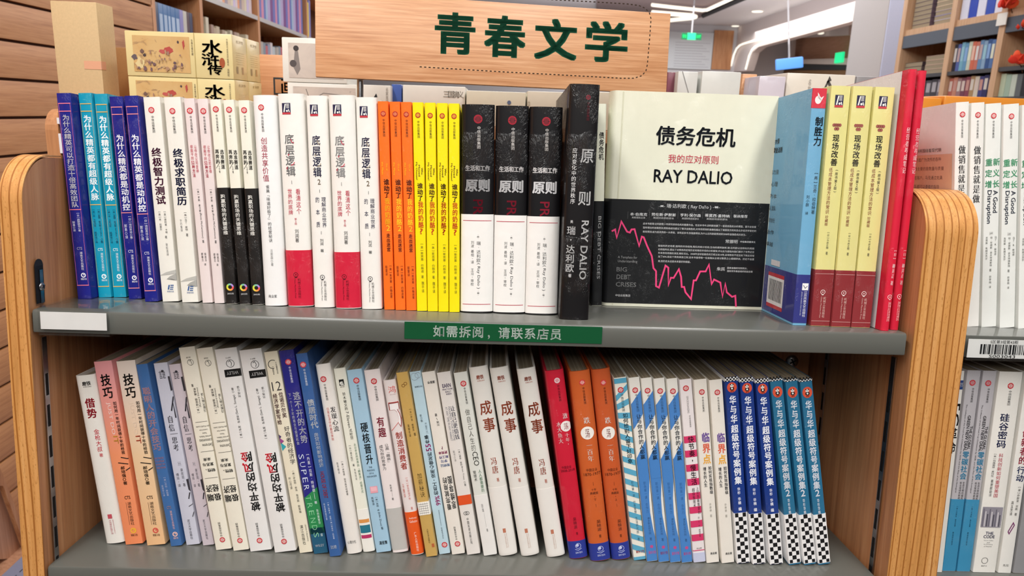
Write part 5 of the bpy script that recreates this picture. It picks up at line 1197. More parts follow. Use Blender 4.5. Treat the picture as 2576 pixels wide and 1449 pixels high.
PAL = {0: ['#22325a', '#2f6aa8', '#2f6aa8', '#2566a6', '#2566a6', '#2566a6', '#8c88c8', '#c8c4bc', '#4a2a3c'],
       1: ['#d8cdb4', '#8c8468', '#d8d0bc', '#a88c80', '#a88c80', '#b8a48e', '#c4b49c', '#c8baa4', '#b09c88'],
       2: ['#9c948c', '#b0aaa4', '#7c8c9c', '#c05a64', '#8a94b0', '#d0c8cc', '#b8c4cc'], 3: ['#e8e4b8', '#f0d820', '#5a4a8a', '#e8e0dc']}
UP = {0: ['#a83a5a', '#c8bcb8', '#5a6ab0', '#d89060', '#8c94c8', '#c8b8c0'], 1: ['#c8b8e0', '#d8c8d0', '#e0905a', '#8c7c94', '#c8b0a0', '#d8cdb0'], 2: ['#7a3a8a', '#6a70c0', '#d88cb0', '#5a74c0', '#a8c0e0', '#b8a8d8'], 3: ['#e8e4b8', '#f0d820', '#8a8ad0']}
ORD = ['first', 'second', 'third', 'fourth', 'fifth', 'sixth', 'seventh', 'eighth', 'ninth', 'tenth', 'eleventh', 'twelfth', 'thirteenth', 'fourteenth', 'fifteenth', 'sixteenth', 'seventeenth', 'eighteenth', 'nineteenth', 'twentieth'] + ['twenty-' + q for q in ('first', 'second', 'third', 'fourth', 'fifth', 'sixth', 'seventh', 'eighth', 'ninth')]
def cname(h):
    import colorsys
    c = [int(h[i:i + 2], 16) / 255 for i in (1, 3, 5)]; hh, l, s_ = colorsys.rgb_to_hls(*c)
    tone = 'pale' if l > .7 else 'dark' if l < .33 else 'mid'
    if s_ < .16: return tone + ' grey'
    hh *= 360
    n = 'red' if hh < 14 or hh > 345 else 'orange' if hh < 32 else 'tan' if hh < 48 else 'yellow' if hh < 66 else 'green' if hh < 165 else 'blue' if hh < 240 else 'violet' if hh < 290 else 'pink'
    return tone + ' ' + n
BAY = ('beside the planks', 'in the second left bay', 'in the third left bay', 'beside the sign edge')
for i in range(4):
    for li, pal, hb in ((2, UP[i], .24), (1, PAL[i], .24 if i == 0 else .22)):
        if i == 0 and li == 2: continue
        y = ys[i] + .034; n = 0
        yend = ys[i + 1] - .07 if i < 3 else ys[3] + .14
        while y < yend:
            w = rnd.uniform(.028, .045) * (1.5 if i == 0 and n == 0 else 1); h = hb * rnd.uniform(.88, 1.12); c = pal[n % len(pal)]
            if i == 0: h = .265
            if li == 1 and i == 1 and n == 2: h = .27
            if i >= 2: w *= 1.25
            lab = '%s book %s, %s shelf, %s from the near end' % (cname(c), BAY[i], ('', 'lower', 'upper')[li], ORD[n])
            far_book((w, .2, h), (WLX - .02, y + w / 2, LS[li] + .003), c, lab, 'books on the left wall shelving, %s bay, %s shelf' % (('first', 'second', 'third', 'fourth')[i], ('', 'lower', 'upper')[li]), math.pi / 2, {'#2f6aa8': '#a8c0e0', '#2566a6': '#b0c8e8'}.get(c))
            y += w + .0015; n += 1
# pink wedge on the first book of the blue set
tri = [(wp(x, y, 0, WLX - .017).y, wp(x, y, 0, WLX - .017).z) for x, y in ((392, -10), (411, -10), (411, 30), (384, 74))]

# ---- rack behind the display case, carrying the box sets
RY0, RY1 = .43, .86
RZ = wp(455, 292, 1, RY0 + .02).z
rx0 = wp(116, 350, 1, RY0).x
rack = link('back_rack', None, label='oak rack standing behind the display case, carrying the boxed sets', cat='rack')
box('top_board', rx0 + .02, 1.7, RY0, RY1, RZ - .018, RZ, W_IN, rack, .001)
pp = [(RY0, 0)] + [(RY0 + .03 - .03 * math.cos(a * math.pi / 12), RZ + .004 - .03 + .03 * math.sin(a * math.pi / 12)) for a in range(7)] + [(RY1, RZ + .004), (RY1, 0)]
for x in (rx0, 1.7): link('side_panel', to_mesh(prism(pp, 0, x, x + .019), 'side_panel'), rack, mat=W_IN)
for zz in (RZ - .3, RZ - .62, .12): box('shelf_board', rx0 + .02, 1.7, RY0 + .02, RY1 - .01, zz - .018, zz, GREY, rack)
box('back_panel', rx0 + .02, 1.7, RY1 - .01, RY1, .05, RZ - .02, W_BACK, rack)
for (a, b, c, d_) in ((136, 296, 158, 312), (138, 336, 158, 386)):
    p0 = wp(a, b, 1, RY0 - .004); p1 = wp(c, d_, 1, RY0 - .004)
    box('price_card', rx0 + .0185, rx0 + .0185 + (p1.x - p0.x), RY0 - .0005, RY0 + .002, min(p1.z, RZ - .002), min(p0.z, RZ - .001) + .0001, M('#e6e6ea', 'gloss'), rack)
def pbox(name, x0, y0, x1, y1, Y, dep, mat, label, cat='box set', group=None, z0=None, bev=.0015, lid=None):
    """box whose front face fills a photo rectangle on the plane Y; its parts: case and print"""
    a = wp(x0, (y0 + y1) / 2, 1, Y); b = wp(x1, (y0 + y1) / 2, 1, Y); t = wp((x0 + x1) / 2, y0, 1, Y); u = wp((x0 + x1) / 2, y1, 1, Y)
    zb = RZ + .0003 if z0 is None else z0
    e = link(name, None, label=label, cat=cat, group=group); e.location = ((a.x + b.x) / 2, Y, zb)
    w = b.x - a.x; h = t.z - zb
    link('case', to_mesh(box_bm(-w / 2, w / 2, 0, dep, 0, h, bev), 'case', True), e, mat=mat)
    e['w'] = w; e['h'] = h; return e, w, h
def bprint(e, fn, kind='gloss', y=0):
    P = Print(); fn(P); P.build(e, lambda a, b, ep: Vector((a, y - .0004 - ep * 2, b)), (), kind)
def card(nm, c): 
    if nm in MATS: return MATS[nm]
    m, t, b = new_mat(nm); n = noise(t, coords(t, (1, 1, 1)), 260, 4, .7)
    cc = lin(c); t.links.new(mix(t, ramp(t, n, [(.35, 0.), (.7, 1.)]), tuple(x * .9 for x in cc[:3]) + (1,), cc), b.inputs['Base Color']); b.inputs['Roughness'].default_value = .75; MATS[nm] = m; return m
KR = card('kraft_card', '#d6b98c')
e, w, h = pbox('slipcase', 140, 4, 254, 292, RY0 + .03, .048, KR, 'tall kraft cardboard slipcase standing on the rack in front of the plank wall', 'box')
bprint(e, lambda P: P.rect(w * .12, w * .5, h * .40, h * .475, '#e0a888', 'tape_label'), 'matte')
link('tape_wrap', to_mesh(box_bm(w / 2 + .0002, w / 2 + .0006, 0, .012, h * .40, h * .475), 'tape_wrap'), e, mat=M('#e0a888', 'matte'))
pbox('carton', 288, 120, 350, 292, RY0 + .16, .1, card('brown_card', '#a87c4c'), 'plain brown cardboard carton behind the yellow boxed sets', 'box')
# painted-look panel: blotches of ink and red, all procedural
def art_mat(nm, base, inks, scale=30):
    if nm in MATS: return MATS[nm]
    m, t, b = new_mat(nm); col = lin(base); out = None
    for i, (c, s, lo, hi) in enumerate(inks):
        n = noise(t, coords(t, (1, 1, 1.3), rot=(0, i, i * .7)), s, 4, .6, .8)
        out = mix(t, ramp(t, n, [(lo, 0.), (hi, 1.)]), out if out is not None else col, lin(c))
    t.links.new(out, b.inputs['Base Color']); b.inputs['Roughness'].default_value = .5; MATS[nm] = m; return m
ART1 = art_mat('scroll_art', '#d2b078', (('#c89a5c', 14, .4, .7), ('#8a6a50', 60, .55, .68), ('#5a4450', 34, .62, .7)))
ART2 = art_mat('ink_art', '#cfc3b8', (('#b8aca4', 18, .4, .75), ('#8e8680', 70, .62, .74)))
YB = M('#e3d29a', 'gloss')
def shuihu(P, w, h):
    P.rect(w * .145, w * .15, 0, h, '#b8a468', 'box_print')
    for ch, x, z_, s in (('水', .31, .70, .3), ('浒', .29, .42, .26), ('传', .33, .20, .22)):
        g, t = glyph(ch, 'h'); P.add('box_lettering', '#2e3036', g * [w * .17 * s / .26, h * s * 1.1] + [w * x, h * z_], t, 2)
    P.col_text('古典名著珍藏', w * .125, h * .86, h * .5, w * .018, '#4a4440', part='box_lettering'); P.col_text('中国历代名家连环画精选', w * .455, h * .9, h * .3, w * .016, '#5a5448', part='box_lettering'); P.col_text('出版社', w * .455, h * .24, h * .06, w * .022, '#4a4440', part='box_lettering')
    P.disc(w * .40, h * .36, .004, '#a85a3c', 'box_print', 2, .007)
def figures(P, w, h):
    R = random.Random(4)
    def blot(x, y, rx, ry, c, l=2):
        n = 14; P.poly([(x + rx * math.cos(i * math.tau / n) * R.uniform(.65, 1.2), y + ry * math.sin(i * math.tau / n) * R.uniform(.65, 1.2)) for i in range(n)], c, 'box_art', l)
    blot(-w * .10, h * .60, w * .055, h * .075, '#b8544e'); blot(-w * .15, h * .56, w * .04, h * .05, '#c0605a', 3); blot(w * .045, h * .74, w * .012, h * .10, '#b8544e')
    blot(-w * .37, h * .28, w * .045, h * .15, '#e0cc98'); blot(-w * .42, h * .42, w * .028, h * .07, '#6a6064'); blot(-w * .345, h * .55, w * .018, h * .05, '#7a6058', 4); blot(-w * .325, h * .47, w * .013, h * .04, '#54484a', 5)
    blot(-w * .005, h * .78, w * .01, h * .035, '#54484c')
    for i in range(26): blot(-w * .40 + R.random() * w * .47, h * (.14 + .22 * R.random()), w * R.uniform(.006, .018), h * R.uniform(.02, .06), R.choice(('#8a6a68', '#7a6064', '#b08c70', '#c0a078', '#68565c')), 6 + i)
    for i in range(10): blot(-w * .30 + R.random() * w * .36, h * (.36 + .2 * R.random()), w * R.uniform(.004, .012), h * R.uniform(.02, .05), R.choice(('#a08070', '#8c7068', '#b49474')), 34 + i)
def end_print(e, w, h, dep):
    P = Print()
    P.h_text('水浒传', dep * .5, h * .86, dep * .5, h * .08, '#a8925c', part='box_end_lettering'); P.rect(dep * .22, dep * .34, h * .14, h * .3, '#9a8450', 'box_end_print'); P.rect(dep * .6, dep * .72, h * .14, h * .3, '#b8945c', 'box_end_print')
    for k in range(6): P.rect(dep * .22, dep * .8, h * (.36 + .05 * k), h * (.365 + .05 * k), '#c0ac74', 'box_end_print')
    P.build(e, lambda a, b, ep: Vector((w / 2 + .0004 + ep, a, b)), (), 'gloss')
zz = RZ + .0003
for lay, (x0, y0, x1, y1) in enumerate(((326, 196, 592, 292), (317, 81, 585, 195))):
    for k in (1, 0):
        dep = .064
        e, w, h = pbox('boxed_set', x0, y0, x1, y1, RY0 + .02, dep, YB, ('upper' if lay else 'lower') + (' pale yellow boxed set with painted scene and black title, front of its pair' if k == 0 else ' pale yellow boxed set, rear one of its pair, only its end showing'), 'box set', z0=zz)
        e.location.y += k * (dep + .002)
        if k == 0:
            link('art_panel', to_mesh(box_bm(-w * .43, w * .10, -.0006, -.0002, h * .1, h * .9), 'art_panel'), e, mat=ART1)
            bprint(e, lambda P: (shuihu(P, w, h), figures(P, w, h)), 'gloss', -.0003)
        end_print(e, w, h, dep)
    zz += h + .0006
# white boxed sets
WB = M('#e8e6de', 'gloss')
def white_set(x0, y0, x1, y1, dy, dep, label, z0=None, art=None, extra=None, mat=None, cat='box set'):
    e, w, h = pbox('boxed_set', x0, y0, x1, y1, RY0 + dy, dep, mat or WB, label, cat, z0=z0)
    if art: link('art_panel', to_mesh(box_bm(-w / 2 + art[0] * w, -w / 2 + art[1] * w, -.0006, -.0002, h * art[2], h * art[3]), 'art_panel'), e, mat=ART2)
    if extra: bprint(e, lambda P: extra(P, w, h), 'gloss', -.0003)
    return e, w, h
crate, w, h = pbox('wooden_crate', 655, 138, 740, 292, RY0 + .22, .1, wood('crate_oak', '#b87c50', '#d29a70', '#dcac84', 'x', .8, .5), 'oak crate with a dark framed character beside the white boxed sets', 'crate')
def cr(P):
    P.rect(.2 * w - .018, .2 * w + .03, h * .36, h * .64, '#3a4044', 'crate_lettering'); P.rect(.2 * w - .015, .2 * w + .03, h * .39, h * .61, '#c8946a', 'crate_lettering', 2)
    g, t = glyph('画', 'b'); P.add('crate_lettering', '#3a4044', g * .03 + [.2 * w + .008, h * .5], t, 3)
bprint(crate, cr, 'matte')
def ink_fig(P, w, h):
    P.disc(-w * .28, h * .76, .004, '#4a4444', 'box_art'); P.poly([(-w * .30, h * .7), (-w * .25, h * .7), (-w * .22, h * .3), (-w * .27, h * .16), (-w * .33, h * .34)], '#8c8480', 'box_art'); P.disc(-w * .33, h * .42, .005, '#5a5454', 'box_art', 2)
e, w, h1 = white_set(724, 210, 904, 292, .03, .12, 'lower white boxed set with grey ink landscape panel left of the sign pole', art=(.08, .95, .1, .9),
          extra=lambda P, w, h: (P.line([(-w * .25, h * .1), (-w * .2, h * .6), (-w * .24, h * .84)], .0012, '#8a827c', 'box_art'), P.line([(-w * .2, h * .5), (0, h * .74), (w * .3, h * .7)], .0012, '#8a827c', 'box_art'), P.disc(w * .38, h * .66, .0018, '#b05a50', 'box_art')))
e2, w, h = white_set(710, 96, 872, 205, .03, .12, 'upper white boxed set with grey ink figure panel, partly behind the sign', z0=RZ + .0008 + h1, art=(.1, .95, .1, .88), extra=ink_fig)
def brush(P, w, h):
    P.poly([(-w * .1, h * .62), (w * .02, h * .78), (w * .06, h * .7), (-w * .2, h * .4)], '#3a3c3e', 'box_lettering'); P.poly([(w * .05, h * .62), (w * .3, h * .56), (w * .28, h * .46), (w * .08, h * .5)], '#3a3c3e', 'box_lettering'); P.col_text('名家连环画', w * .38, h * .95, h * .4, .004, '#8c8880', part='box_lettering')
white_set(907, 214, 983, 292, .03, .12, 'narrow white boxed set with black brush strokes, just right of the sign pole', extra=brush)
white_set(985, 212, 1010, 292, .05, .12, 'blue boxed set squeezed between white ones under the sign', mat=M('#4a66b0', 'gloss'))
white_set(1013, 216, 1170, 292, .05, .12, 'white boxed set with grey outlined characters under the sign', extra=lambda P, w, h: [P.add('box_lettering', '#8e8c84', glyph(c, 'n')[0] * .011 + [w * (.2 + .075 * i), h * .8], glyph(c, 'n')[1]) for i, c in enumerate('三国演义')])
white_set(1173, 230, 1322, 292, .04, .12, 'cream boxed set with tiny blue dot, second right of the grey-lettered one', extra=lambda P, w, h: (P.disc(.02, h * .7, .003, '#6a7a9a', 'box_print'), P.col_text('中国', .05, h * .8, h * .3, .004, '#b8b4a0', part='box_print')), mat=M('#e4e0cc', 'gloss'))
white_set(1326, 231, 1440, 292, .04, .12, 'cream boxed set right of the one with the blue dot', mat=M('#e4e0cf', 'gloss'))
white_set(1444, 231, 1560, 292, .04, .12, 'cream boxed set behind the tall all-black book', mat=M('#e2decc', 'gloss'))
white_set(1676, 181, 1700, 292, .07, .12, 'narrow maroon boxed set at the right edge of the sign', mat=M('#7a4452', 'gloss'))
white_set(1702, 180, 1752, 292, .05, .12, 'pale grey box right of the maroon one', mat=M('#cfd0cc', 'gloss'), extra=lambda P, w, h: P.line([(-w * .3, h), (w * .45, h * .35)], .001, '#8a8a8a', 'box_print'))
white_set(1762, 180, 1860, 292, .05, .12, 'pale grey box left of the bare wooden block', mat=M('#d2d3ce', 'gloss'))
white_set(1863, 186, 1900, 292, .12, .1, 'bare wooden block between grey boxes on the rack', mat=W_SIGN, cat='block')
white_set(1906, 192, 1972, 292, .05, .12, 'lilac-white wrapped boxed set in front of the arch', mat=M('#cdc6d0', 'film'))
white_set(1975, 186, 2146, 292, .06, .12, 'cream boxed set with black brush roof stroke above the pale yellow books', mat=M('#dcd5c8', 'gloss'),
          extra=lambda P, w, h: (P.line([(w * .02, h * .62), (w * .12, h * .94), (w * .14, h * .9)], .003, '#55504c', 'box_lettering'), P.line([(w * .1, h * .9), (w * .26, h * .62)], .004, '#55504c', 'box_lettering'), P.disc(w * .1, h * .66, .003, '#55504c', 'box_lettering'), P.col_text('名家画', -w * .16, h * .92, h * .6, .005, '#a8a29a', part='box_lettering')))
white_set(2149, 193, 2225, 292, .08, .12, 'dark grey boxed set behind the tall red books', mat=M('#8c8a8c', 'gloss'))
for a, b, lab in ((2306, 2369, 'small orange storage box nearer the red books'), (2372, 2640, 'wide orange storage box behind the neighbouring white books')):
    e, w, h = pbox('storage_box', a, 245, b, 292, RY0 + .0, .25, M('#dc8c34', 'gloss'), lab, 'box', bev=.004)

# ---- right wall bookcase
RXW = 2.2
W_R = wood('right_shelving_oak', '#b58a66', '#c8a07c', '#d4b090', 'z', .8, .5, coat=.1)
W_RB = wood('right_back_oak', '#b87a3c', '#d0924e', '#dca060', 'z', .8, .5, coat=.1)
rb = link('wall_bookcase', None, label='oak bookcase with a slate-grey band along the right wall', cat='bookcase')
ry = lambda px, py=150: wp(px, py, 0, RXW).y
y_far, y_near = ry(2258, 60), ry(2760, 60)
def zr(x, y): return wp(x, y, 0, RXW).z
zb1 = (zr(2249, 95) + zr(2497, 50)) / 2; zb0 = (zr(2249, 126) + zr(2512, 83)) / 2
zs_a = (zr(2506, 166) + zr(2381, 184)) / 2; zs_b = zr(2560, 242)
Db = .32
box('back_panel', RXW + Db, RXW + Db + .02, y_near, y_far, 0, ZC, W_RB, rb)
ups = [2258, 2380, 2506, 2640, 2760]
for px in ups: box('upright', RXW, RXW + Db, ry(px) - .02, ry(px) + .02, 0, ZC, W_R, rb)
Y_ = [ry(p) for p in ups]
for i in range(4):
    a, b = Y_[i + 1] + .021, Y_[i] - .021
    box('header_board', RXW + .01, RXW + Db, a, b, zb1, zb1 + .03, W_R, rb); box('slate_band', RXW + .004, RXW + .02, a, b, zb0, zb1 - .001, M('#5d6470', 'matte'), rb)
    for z in (zs_a, zs_b, zb1 + .42): box('shelf_board', RXW + .004, RXW + Db, a, b, z - .018, z, metal_paint('slate_shelf', '#3f4146', .4), rb)
def rrow(i, z, n, hs, cols, where, band=None, x=.02, fill=1.0):
    a, b = Y_[i + 1] + .024, Y_[i] - .024; L = (b - a) * fill; w = L / n
    for k in range(n):
        h = hs * random.uniform(.92, 1.0)
        far_book((w * .94, .19, h), (RXW + x, b - w * (k + .5), z + .0006), cols[k % len(cols)], '%s book %s, %s from the pillar end' % (cname(cols[k % len(cols)]), where, ORD[k]), 'books ' + where, -math.pi / 2, band and band[k % len(band)])
ha = (zb0 - zs_a) * .93; hb_ = (zs_a - .02 - zs_b) * .93
rrow(1, zs_a, 12, ha, ['#2a3040', '#5a6aa8', '#7ab0c8', '#6a9ac0', '#c8d0c0', '#d0705a', '#c87868', '#6a90b8', '#8aa8c8', '#3c5a90', '#5a7ab0', '#3a3c58'], 'in the bay under the slate band', ['#d8d8d8', '#c0a8a8', '#9cc8d8', '#8cb0e0', '#e0e4d0', '#e8c0b0'])
rrow(1, zs_b, 10, hb_, ['#b86a60', '#c88c78', '#a07c80', '#7a4a5c', '#8a4a5c', '#b0906a', '#d8d0c0', '#4a4a80', '#3c3c68', '#26283a'], 'on the lowest visible shelf', ['#d8c8c0', '#c89890', '#d8d0c8'])
rrow(2, zs_b, 8, hb_, ['#c0d0b8', '#a8c0b0', '#c8d4c8', '#6a7074', '#3a3a40', '#4a4a52', '#8a9a90', '#c0c8c0'], 'in the bay beside the red flowers', None)
rrow(0, zs_b, 8, hb_, ['#5a5860', '#4a4850', '#7a7480', '#8c8890', '#3c3a44'], 'behind the tall red books', ['#b0acb4'])
rrow(1, zb1 + .0305, 5, .33, ['#d8dcf0', '#2c4ab8', '#dce0f4', '#3050b8', '#e0e4f6'], 'above the slate band', ['#e0e8ff', '#f0d840'], fill=.95)
def flat_stack(i, z, specs, where, off):
    """lying books"""
    for k, (c, dy) in enumerate(specs):
        e = far_book((.022, .17, .24), (RXW + .19, 0, z + .0006 + k * .0226 + .011), c, 'book lying in the stack %s, %s from bottom' % (where, ORD[k]), 'stack ' + where, 0, gloss='matte')
        e.rotation_euler = (0, math.pi / 2, 0); e.rotation_euler = Matrix(((0, 0, -1), (0, 1, 0), (1, 0, 0))).to_euler()
        e.location = (RXW + .27, off + dy, z + .0006 + k * .0226 + .0115)
yA = (Y_[0] + Y_[1]) / 2
flat_stack(0, zb1 + .03, [('#e8e4e0', 0), ('#b8b8e8', .004), ('#8a88c8', 0), ('#f0d8bc', .003), ('#f4dcc0', 0), ('#f0d8bc', 0), ('#f4dcc0', .002), ('#f0d8bc', 0), ('#f4dcc0', 0), ('#f0d8bc', 0)], 'of cream paperbacks above the slate band', yA - .19)
flat_stack(0, zb1 + .03, [('#6a5a68', 0)] * 10, 'of dark paperbacks above the slate band', yA + .02)
flat_stack(0, zs_a, [('#c0a898', 0), ('#e8c8b8', .003), ('#d8b8a8', 0), ('#f0d0c0', .002)], 'of pale books under the slate band', yA - .17)
flat_stack(0, zs_a, [('#5a4a50', 0), ('#6a5a5c', .003), ('#4a3c44', 0)], 'of dark books under the slate band', yA + .03)
tp = wp(2520, 46, 0, RXW - .01)
o = box('price_tag', RXW - .012, RXW - .009, tp.y - .035, tp.y + .03, tp.z - .03, tp.z + .022, M('#eeeeea', 'gloss'), rb)
def flower(px, py, label, s=1.0):
    c = wp(px, py, 0, RXW - .03); e = link('silk_flower', None, label=label, cat='flower'); e.location = c
    rr = random.Random(int(px))
    b = tube_bm([(0, 0, -.012), (.03, .01, -.02), (.045, .01, -.05)], .0022, 6); link('stem', to_mesh(b, 'stem', True), e, mat=M('#5a3a2c', 'matte'))
    for k in range(11):
        b = bmesh.new(); bmesh.ops.create_uvsphere(b, u_segments=8, v_segments=5, radius=.016 * s)
        for v in b.verts: v.co.x *= .35; v.co.z *= 1.3; v.co.z += .012 * s
        o = link('petal', to_mesh(b, 'petal', True), e, mat=M(('#e0442c', '#ea5a34', '#d83828')[k % 3], 'matte'))
        o.rotation_euler = (rr.uniform(-1.9, 1.9), rr.uniform(-.8, .8), rr.uniform(0, 6.3)); o.location = (rr.uniform(-.012, .012), rr.uniform(-.03, .03) * s, rr.uniform(-.012, .012))
flower(2556, 150, 'red silk flower poking out beside the pale green books'); flower(2532, 6, 'orange-red silk flower spray at the top right corner', 1.3); flower(2572, 62, 'small red silk flower at the picture edge under the price tag', .6)

# ---- pillar
PY = 4.3; pxl = wp(2226, 80, 1, PY).x; ybk = wp(2141, 80, 0, pxl).y
box('trim_1', pxl, pxl + .45, PY, ybk, 0, ZC, M('#b3aeae', 'matte'), kind='structure', bev=.004)
box('pillar_lit_front', pxl + .004, pxl + .44, PY - .012, PY - .001, 0, ZC, M('#c6cce6', 'matte'), kind='structure')  # pillar front face; the bluish light on it is put into the colour
# ---- white bulkhead wall with the arched light lines, wood beyond it
X2 = 4.0
def xpoly(name, pts, X, t, mat, **kw): return wpoly(name, pts, X, t, mat, **kw)
bw = xpoly('wall_right', [(1826, 180), (1838, 73), (1900, 48), (2200, -74), (2200, 34), (2136, 56), (1908, 118), (1892, 132), (1878, 178)], X2, .12, M('#e6dcdc', 'matte'), kind='structure')
W_PE = wood('peach_oak', '#c08a68', '#d6a484', '#e0b498', 'y', .7, .55, coat=.05)
wr2 = box('wall_right_wood', 5.0, 5.1, 4, 14, 0, ZC, W_PE, kind='structure')
LED = emit('led_line', '#fff6e4', 1.25)
def led(pts, X, r, label):
    q = [wp(x, y, 0, X) for x, y in pts]; o = link('light_strip', to_mesh(tube_bm([tuple(v) for v in q], r, 8), 'light_strip', True), label=label, cat='light', mat=LED); return o
led([(2142, 31), (1870, 110), (1861, 114), (1853, 122), (1846, 138), (1837, 172)], X2 - .05, .015, 'outer warm white light line curving down the pale wall')
led([(2134, 52), (1912, 112), (1900, 117), (1892, 125), (1885, 140), (1876, 174)], X2 - .05, .015, 'inner warm white light line curving down the pale wall')
# arch and shelving seen below the light lines
xa = 4.9
xpoly('wall_right_arch', [(1996, 140), (1960, 150), (1936, 172), (1925, 200), (1935, 200), (1948, 176), (1966, 158), (1998, 148)], xa, .06, M('#e8b89c', 'matte'), kind='structure')
sh = link('wall_bookcase', None, label='distant dark shelving below the pale ledge beyond the arch', cat='bookcase')
xpoly('ledge', [(2000, 150), (2135, 146), (2135, 163), (2000, 160)], xa - .05, .1, M('#dcd0c8', 'matte'), parent=sh); xpoly('dark_shelf', [(1990, 161), (2130, 164), (2130, 176), (1960, 176)], xa - .04, .08, M('#3c3e40', 'matte'), parent=sh)
xpoly('lower_shelf', [(1950, 177), (2128, 177), (2128, 200), (1940, 200)], xa - .04, .08, M('#8a6848', 'matte'), parent=sh)
xpoly('post', [(1988, 92), (1996, 90), (1992, 142), (1985, 142)], xa - .06, .05, M('#e8dcd8', 'matte'), parent=sh)
xpoly('soffit', [(1960, 84), (2135, 60), (2135, 88), (1985, 96)], xa - .1, .08, M('#dcd2d0', 'matte'), parent=sh)
def disc_light(px, py, z, r, label):
    c = wp(px, py, 2, z); e = link('downlight', None, label=label, cat='light'); e.location = (c.x, c.y, z)
    b = bmesh.new(); bmesh.ops.create_cone(b, cap_ends=True, segments=24, radius1=r, radius2=r, depth=.01); o = link('lens', to_mesh(b, 'lens'), e, mat=LED); o.location = (0, 0, -.012)
    b = bmesh.new(); bmesh.ops.create_cone(b, cap_ends=True, segments=24, radius1=r * 1.2, radius2=r * 1.2, depth=.008); o = link('rim', to_mesh(b, 'rim'), e, mat=M('#f0f0f0', 'matte')); o.location = (0, 0, -.004)
disc_light(1905, 27, ZC, .075, 'round downlight in the pale ceiling'); disc_light(1850, 64, ZC, .06, 'distant dim round downlight near the far wall')
sp = bpy.data.lights.new('wall_spot', 'SPOT'); sp.energy = 60; sp.color = (1, .72, .35); sp.spot_size = 1.2
so = bpy.data.objects.new('wall_spot', sp); COL.objects.link(so); c = wp(2050, 86, 0, 4.8); so.location = (4.55, c.y, c.z + .25); so.rotation_euler = (0, math.radians(35), 0)
c = wp(2064, 83, 0, 4.7); b = bmesh.new(); bmesh.ops.create_uvsphere(b, u_segments=16, v_segments=8, radius=.05)
for v in b.verts: v.co.z *= .4
o = link('downlight', to_mesh(b, 'downlight', True), label='warm downlight under the soffit beyond the arch', cat='light', mat=LED); o.location = c
b0_ = wp(1955, 141, 1, 6.5); b1_ = wp(2019, 178, 1, 6.5)
o = link('hanging_sign', None, label='glowing blue hanging sign in front of the arch', cat='sign'); o.location = ((b0_.x + b1_.x) / 2, 6.5, (b0_.z + b1_.z) / 2); o.rotation_euler = (0, math.radians(-8), 0)
hw, hh = (b1_.x - b0_.x) / 2, (b0_.z - b1_.z) / 2 * .8
link('panel', to_mesh(box_bm(-hw, hw, 0, .03, -hh, hh, .012), 'panel', True), o, mat=emit('blue_sign', '#5a98e8', .9)); link('hanger', to_mesh(box_bm(-.006, .006, .01, .02, hh, ZC - o.location.z - .02), 'hanger'), o, mat=M('#c8c8cc', 'matte'))
# far wall: notice board, wood panel, exit sign
def fbox(name, x0, y0, x1, y1, Y, t, mat, **kw):
    a = wp(x0, y0, 1, Y); b = wp(x1, y1, 1, Y); return box(name, a.x, b.x, Y - t, Y, b.z, a.z, mat, **kw)
nbd = fbox('notice_board', 1640, 78, 1786, 176, YFAR - .01, .04, M('#dfe6ee', 'gloss'), label='large pale notice board on the far wall', cat='notice board')
P = Print(); q0 = wp(1700, 100, 1, YFAR - .06); q1 = wp(1782, 170, 1, YFAR - .06)
for k in range(10): P.rect(q0.x, q1.x - (k % 3) * .06, q1.z + (q0.z - q1.z) * k / 10, q1.z + (q0.z - q1.z) * k / 10 + .008, '#b8bcc8', 'notice_lines')
P.build(nbd, lambda a, b, ep: Vector((a, YFAR - .0505 - ep, b)), (), 'matte')
fbox('wood_panel', 1797, 76, 1836, 176, YFAR - .01, .03, W_SH, label='upright wood panel on the far wall beside the notice board', cat='panel')
ex = link('exit_sign', None, label='glowing green exit sign hanging before the notice board', cat='sign'); c0 = wp(1716, 82, 1, 9.0); c1 = wp(1764, 101, 1, 9.0); ex.location = ((c0.x + c1.x) / 2, 9.0, (c0.z + c1.z) / 2)
w, h = c1.x - c0.x, c0.z - c1.z
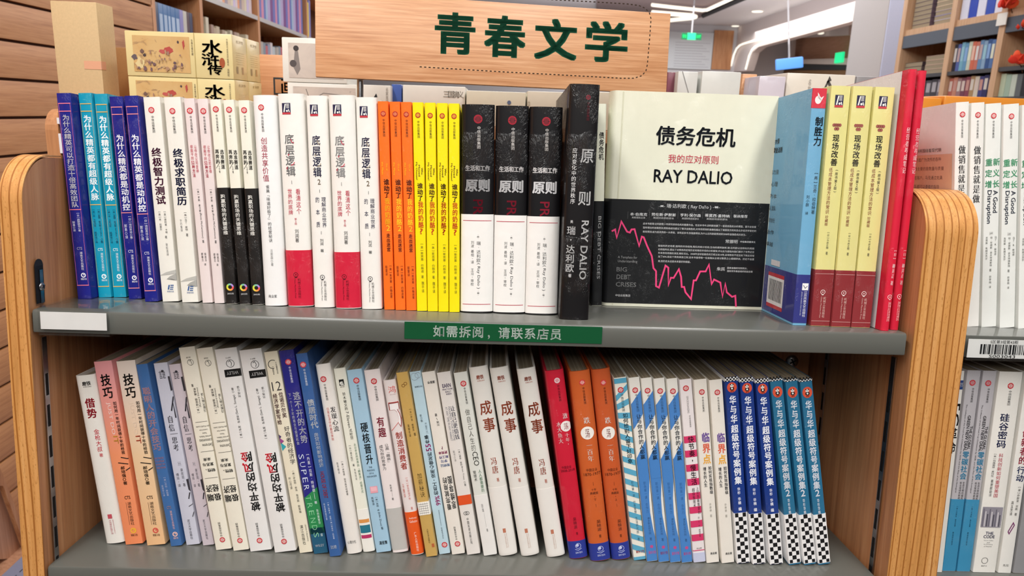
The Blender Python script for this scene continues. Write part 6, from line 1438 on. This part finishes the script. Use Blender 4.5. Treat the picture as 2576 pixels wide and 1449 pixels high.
link('panel', to_mesh(box_bm(-w / 2, w / 2, 0, .03, -h / 2, h / 2), 'panel'), ex, mat=M('#0e7a4c', 'gloss')); link('lit_centre', to_mesh(box_bm(-w * .22, w * .2, -.006, -.001, -h * .5, h * .5), 'lit_centre'), ex, mat=emit('exit_green', '#1ecf86', 1.4))
P = Print(); P.h_text('安全', -w * .36, 0, w * .2, h * .5, emit('exit_green', '', 1), 'b', 'exit_lettering'); P.h_text('EXIT', w * .36, 0, w * .2, h * .4, emit('exit_green', '', 1), 'b', 'exit_lettering')
P.build(ex, lambda a, b, ep: Vector((a, -.002 - ep, b)), (), 'gloss')
link('hanger', to_mesh(box_bm(-.008, .008, .01, .02, h / 2, ZC - ex.location.z - .01), 'hanger'), ex, mat=M('#c8c8cc', 'matte'))
c0 = wp(2116, 132, 0, 4.85); o = box('exit_sign', 4.82, 4.85, c0.y - .12, c0.y + .12, c0.z - .14, c0.z, emit('exit_green', '', 1), label='small green exit sign beside the pillar', cat='sign')
# dropped brown ceiling field with light lines
zc2 = ZC - .03
q = [(wp(x, y, 2, zc2).x, wp(x, y, 2, zc2).y) for x, y in ((1500, 30), (1690, 55), (1764, 44), (1872, 0), (1900, -30), (1500, -60))]
link('ceiling_field', to_mesh(prism(q, 2, zc2, zc2 + .02), 'ceiling_field'), mat=M('#8c7a7a', 'matte'), kind='structure')
q = [(wp(x, y, 2, zc2 - .03).x, wp(x, y, 2, zc2 - .03).y) for x, y in ((1764, 41), (1768, 46), (1905, -12), (1880, -12))]
link('ceiling_groove', to_mesh(prism(q, 2, zc2 - .03, zc2 - .01), 'ceiling_groove'), mat=M('#2a2a2e', 'matte'), kind='structure')
def cled(pts, r, label):
    q = [tuple(wp(x, y, 2, zc2 - .06)) for x, y in pts]; link('light_strip', to_mesh(tube_bm(q, r, 8), 'light_strip', True), label=label, cat='light', mat=LED)
cled([(1640, 12), (1692, 18), (1768, 26), (1778, 25), (1850, -8)], .022, 'bent white light line on the brown ceiling field, nearer the top')
cled([(1640, 31), (1692, 35), (1742, 39), (1750, 42), (1742, 45), (1692, 50), (1640, 56)], .03, 'hairpin white light line on the brown ceiling field')
bpy.data.objects.remove(_fo)
bpy.context.view_layer.update()
